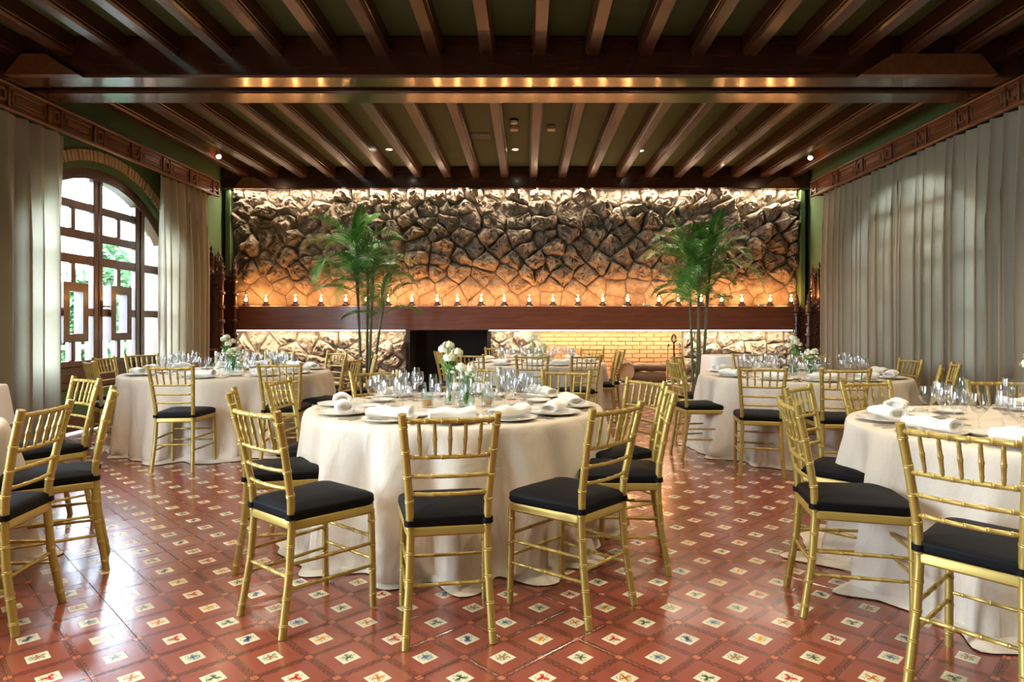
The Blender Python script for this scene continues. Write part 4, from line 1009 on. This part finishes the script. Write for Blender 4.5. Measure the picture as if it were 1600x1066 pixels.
TL = {'middle table': 'round table under a floor-length cream cloth in the middle of the room', 'garden-door table': 'round cream-clothed table beside the arched garden door',
      'fireplace table': 'round cream-clothed table standing in front of the fireplace', 'right palm table': 'round cloth-covered table between the right palm and the grey curtain',
      'right-edge table': 'round table under cream cloth, cut by the right edge of the picture', 'left-edge table': 'round table under cream cloth, cut by the left edge of the picture'}
GB = 'gold chair, black cushion,'
# the table in the middle
table(-0.44, 4.19, 0.915, 'middle table', [
    (-0.30, 2.61, -10, 'near side', GB+' from behind'),
    (-1.12, 2.78, 40, 'near left side', GB+' turned right'),
    (0.38, 2.88, -48, 'near right side', GB+' turned left'),
    (0.75, 3.53, -83, 'right side', GB+' edge-on'),
    (0.74, 4.20, -118, 'right rear side', GB),
    (0.30, 5.02, -165, 'far right side', GB+' facing us'),
    (-0.40, 5.38, 180, 'far side', GB),
    (-1.13, 4.98, 145, 'far left side', GB),
    (-1.55, 4.20, 92, 'left side', GB),
    (-1.54, 3.52, 70, 'left side nearer us', GB+' edge-on')])
table(-3.22, 7.20, 1.05, 'garden-door table', [
    (-3.04, 5.68, -4, 'near side', GB+' from behind'),
    (-2.24, 6.03, -8, 'near right side', GB),
    (-4.22, 6.42, 45, 'near left side', GB+' turned right'),
    (-4.58, 7.22, 88, 'left side', GB),
    (-4.62, 7.98, 128, 'far left side', GB),
    (-3.9, 8.75, 165, 'far side near curtain', GB),
    (-3.25, 8.72, 180, 'far side', GB),
    (-2.42, 8.42, -145, 'far right side', GB),
    (-1.80, 7.85, -105, 'right rear side', GB),
    (-1.80, 6.83, -78, 'right side', GB)])
table(0.14, 9.0, 0.93, 'fireplace table', [
    (0.07, 7.62, 2, 'near side', GB), (0.69, 7.66, -20, 'near right side', GB), (1.20, 8.70, -82, 'right side', GB),
    (1.27, 9.10, -100, 'right rear side', GB), (0.98, 9.90, -150, 'far right side', GB), (-0.45, 10.3, 165, 'far side', GB),
    (-1.08, 9.6, 130, 'far left side', GB), (-1.18, 8.95, 92, 'left side', GB), (-0.66, 7.85, 25, 'near left side', GB)], cut=False, extra_dirs=((90, 'empty far place'),))
table(2.80, 6.75, 1.0, 'right palm table', [
    (1.96, 5.50, 14, 'near left side', GB), (2.56, 5.32, 6, 'near side', GB), (1.45, 6.42, 84, 'left side', GB), (1.72, 7.45, 118, 'far left side', GB),
    (2.70, 8.05, 176, 'far side', GB), (3.36, 7.85, -160, 'far right side', GB), (3.90, 6.75, -92, 'right side', GB), (3.88, 6.02, -66, 'right front side', GB), (3.42, 5.50, -58, 'near right side', GB)])
table(2.64, 3.28, 0.95, 'right-edge table', [
    (1.45, 2.20, 51, 'near side', GB+' from behind'), (1.23, 3.05, 100, 'left side', GB), (1.56, 3.74, 132, 'far left side', GB), (2.11, 4.08, 162, 'far side', GB+' facing us'), (2.98, 4.16, -172, 'far right side', GB)],
    puddle=0.2, extra_dirs=((-72, 'hidden near place'), (-110, 'hidden front place')))
table(-3.52, 3.0, 0.92, 'left-edge table', [
    (-2.10, 2.87, -98, 'right side nearest us', GB), (-2.26, 3.58, -122, 'right side, second chair', GB+' edge-on'), (-2.92, 4.36, -146, 'far right side', GB)], settings=False)

# ------------------------------------------------------------------ draped service tables
def draped(name, x, y, sx, sy, h, lab, topper):
    t = empty(name, (x, y, 0), 0, label=lab, cat='table'); 
    def skirt(hx, hy, z0, z1, amp, n=120, seed=0):
        vs_ = []; out = []
        for k in range(n):
            a = 2*PI*k/n; c, s = math.cos(a), math.sin(a); q = 7.0; m = (abs(c)**q+abs(s)**q)**(-1/q); out.append((c*m, s*m, a))
        lay = [(0.02, z1, 0), (0.9, z1, 0), (0.985, z1-0.003, 0), (1.0, z1-0.015, 0.0)] + [(1.0+0.10*f, z1+(z0-z1)*f, f) for f in (0.15, 0.35, 0.6, 0.85, 1.0)]
        for sc_, z, f in lay:
            for cx, cy, a in out:
                b = 1+amp*f*math.sin(13*a+seed)+amp*0.5*f*math.sin(22*a+1+seed); vs_.append((cx*hx*sc_*b, cy*hy*sc_*b, z))
        m = len(lay); fs = [(i*n+k, (i+1)*n+k, (i+1)*n+(k+1) % n, i*n+(k+1) % n) for i in range(m-1) for k in range(n)] + [tuple(range(n))]
        return MB().add(vs_, fs)
    skirt(sx, sy, 0.005, h-0.004, 0.03).build('tablecloth', M['linen'], t, ang=70)
    if topper: skirt(sx+0.02, sy+0.02, h-topper, h, 0.02, seed=2).build('top_cloth', M['napkin'], t, ang=70)
draped('service_table', -4.50, 4.95, 0.36, 0.38, 0.80, 'cloth-draped side table by the left curtain, cut by the frame', 0.32)
draped('service_table', 2.88, 9.0, 0.42, 0.32, 0.86, 'small square side table under white cloth behind the right palm', 0.80)

# ------------------------------------------------------------------ palms
def frond_mesh(L, droop, seed):
    rnd = random.Random(seed); mb = MB(); N = 36; P = []
    for k in range(N+1):
        f = k/N; P.append(Vector((0, L*(f-0.18*droop*f**3), L*(0.55*f-droop*0.75*f*f))))
    mb.tube(P, [0.006*(1-0.8*k/N) for k in range(N+1)], 5)
    for k in range(4, N+1):
        f = k/N; ll = L*0.34*math.sin(PI*min(0.97, 0.16+0.80*f))**0.8; d = (P[min(k+1, N)]-P[k-1]).normalized()
        for s in (-1, 1):
            for h_ in (0,):
                out = (Vector((s, 0, 0))*0.80 + d*0.75 + Vector((0, 0, 0.22+rnd.uniform(-0.15, 0.15)))).normalized()
                b = P[k]; m_ = b+out*ll*0.5+Vector((0, 0, 0.012)); e = b+out*ll+Vector((0, 0, -0.16*ll)); wv = d*0.0108
                mb.add([b-wv*0.5, m_-wv, e, m_+wv, b+wv*0.5], [(0, 1, 3, 4), (1, 2, 3)])
    return mb.mesh('frond', M['frond'], True, 60)
FR = [frond_mesh(0.90, 0.75, 1), frond_mesh(0.98, 1.0, 2), frond_mesh(0.84, 0.6, 3), frond_mesh(1.05, 1.2, 4), frond_mesh(0.62, 0.20, 5)]
def palm(x, y, canes, label, seed):
    rnd = random.Random(seed); t = empty('areca_palm', (x, y, 0), 0, label=label, cat='palm')
    MB().lathe([(0.15, 0.0), (0.17, 0.02), (0.19, 0.26), (0.20, 0.28), (0.185, 0.28), (0.175, 0.25)], n=24).build('pot', M['pot'], t)
    for bx, by, tx, ty, hh, nf, sc_ in canes:
        pts = [Vector((bx+(tx-bx)*f, by+(ty-by)*f, 0.24+(hh-0.24)*f)) for f in [k/6 for k in range(7)]]
        MB().bamboo(pts, 0.020, 0.11, 8, None, 1.2).build('cane', M['cane'], t)
        a0 = rnd.uniform(0, 6)
        for k in range(nf):
            f = k/nf; me = FR[4 if k == 0 else rnd.choice((0, 1, 2, 3))]
            o = link('frond', me, t, (tx, ty, hh-0.06-0.20*f+0.02)); s = sc_*rnd.uniform(0.85, 1.1); o.scale = (s, s, s)
            o.rotation_euler = (0.85-1.15*f+rnd.uniform(-0.15, 0.15), 0, a0+k*2.4+rnd.uniform(-0.25, 0.25))
palm(PX(570, 9.7), 9.7, [(-0.05, 0, -0.12, -0.02, 2.42, 13, 0.95), (0.02, 0.05, 0.02, 0.1, 2.05, 9, 0.85), (0.06, -0.03, 0.13, 0.0, 2.20, 10, 0.85), (0.09, -0.06, 0.30, -0.10, 1.62, 7, 0.75), (-0.02, -0.07, -0.10, -0.08, 1.95, 8, 0.8)], 'tall bright green potted palm beside the fireplace, left one', 5)
palm(PX(1090, 9.7), 9.7, [(-0.06, 0, -0.12, 0.05, 2.32, 12, 0.9), (0.02, -0.05, 0.0, -0.05, 2.05, 9, 0.85), (0.07, 0.04, 0.20, 0.03, 2.36, 12, 0.95), (0.0, 0.06, 0.05, 0.1, 1.85, 7, 0.8), (0.06, -0.02, 0.12, -0.08, 1.75, 6, 0.75)], 'tall dark green potted palm in front of the brick niche', 8)
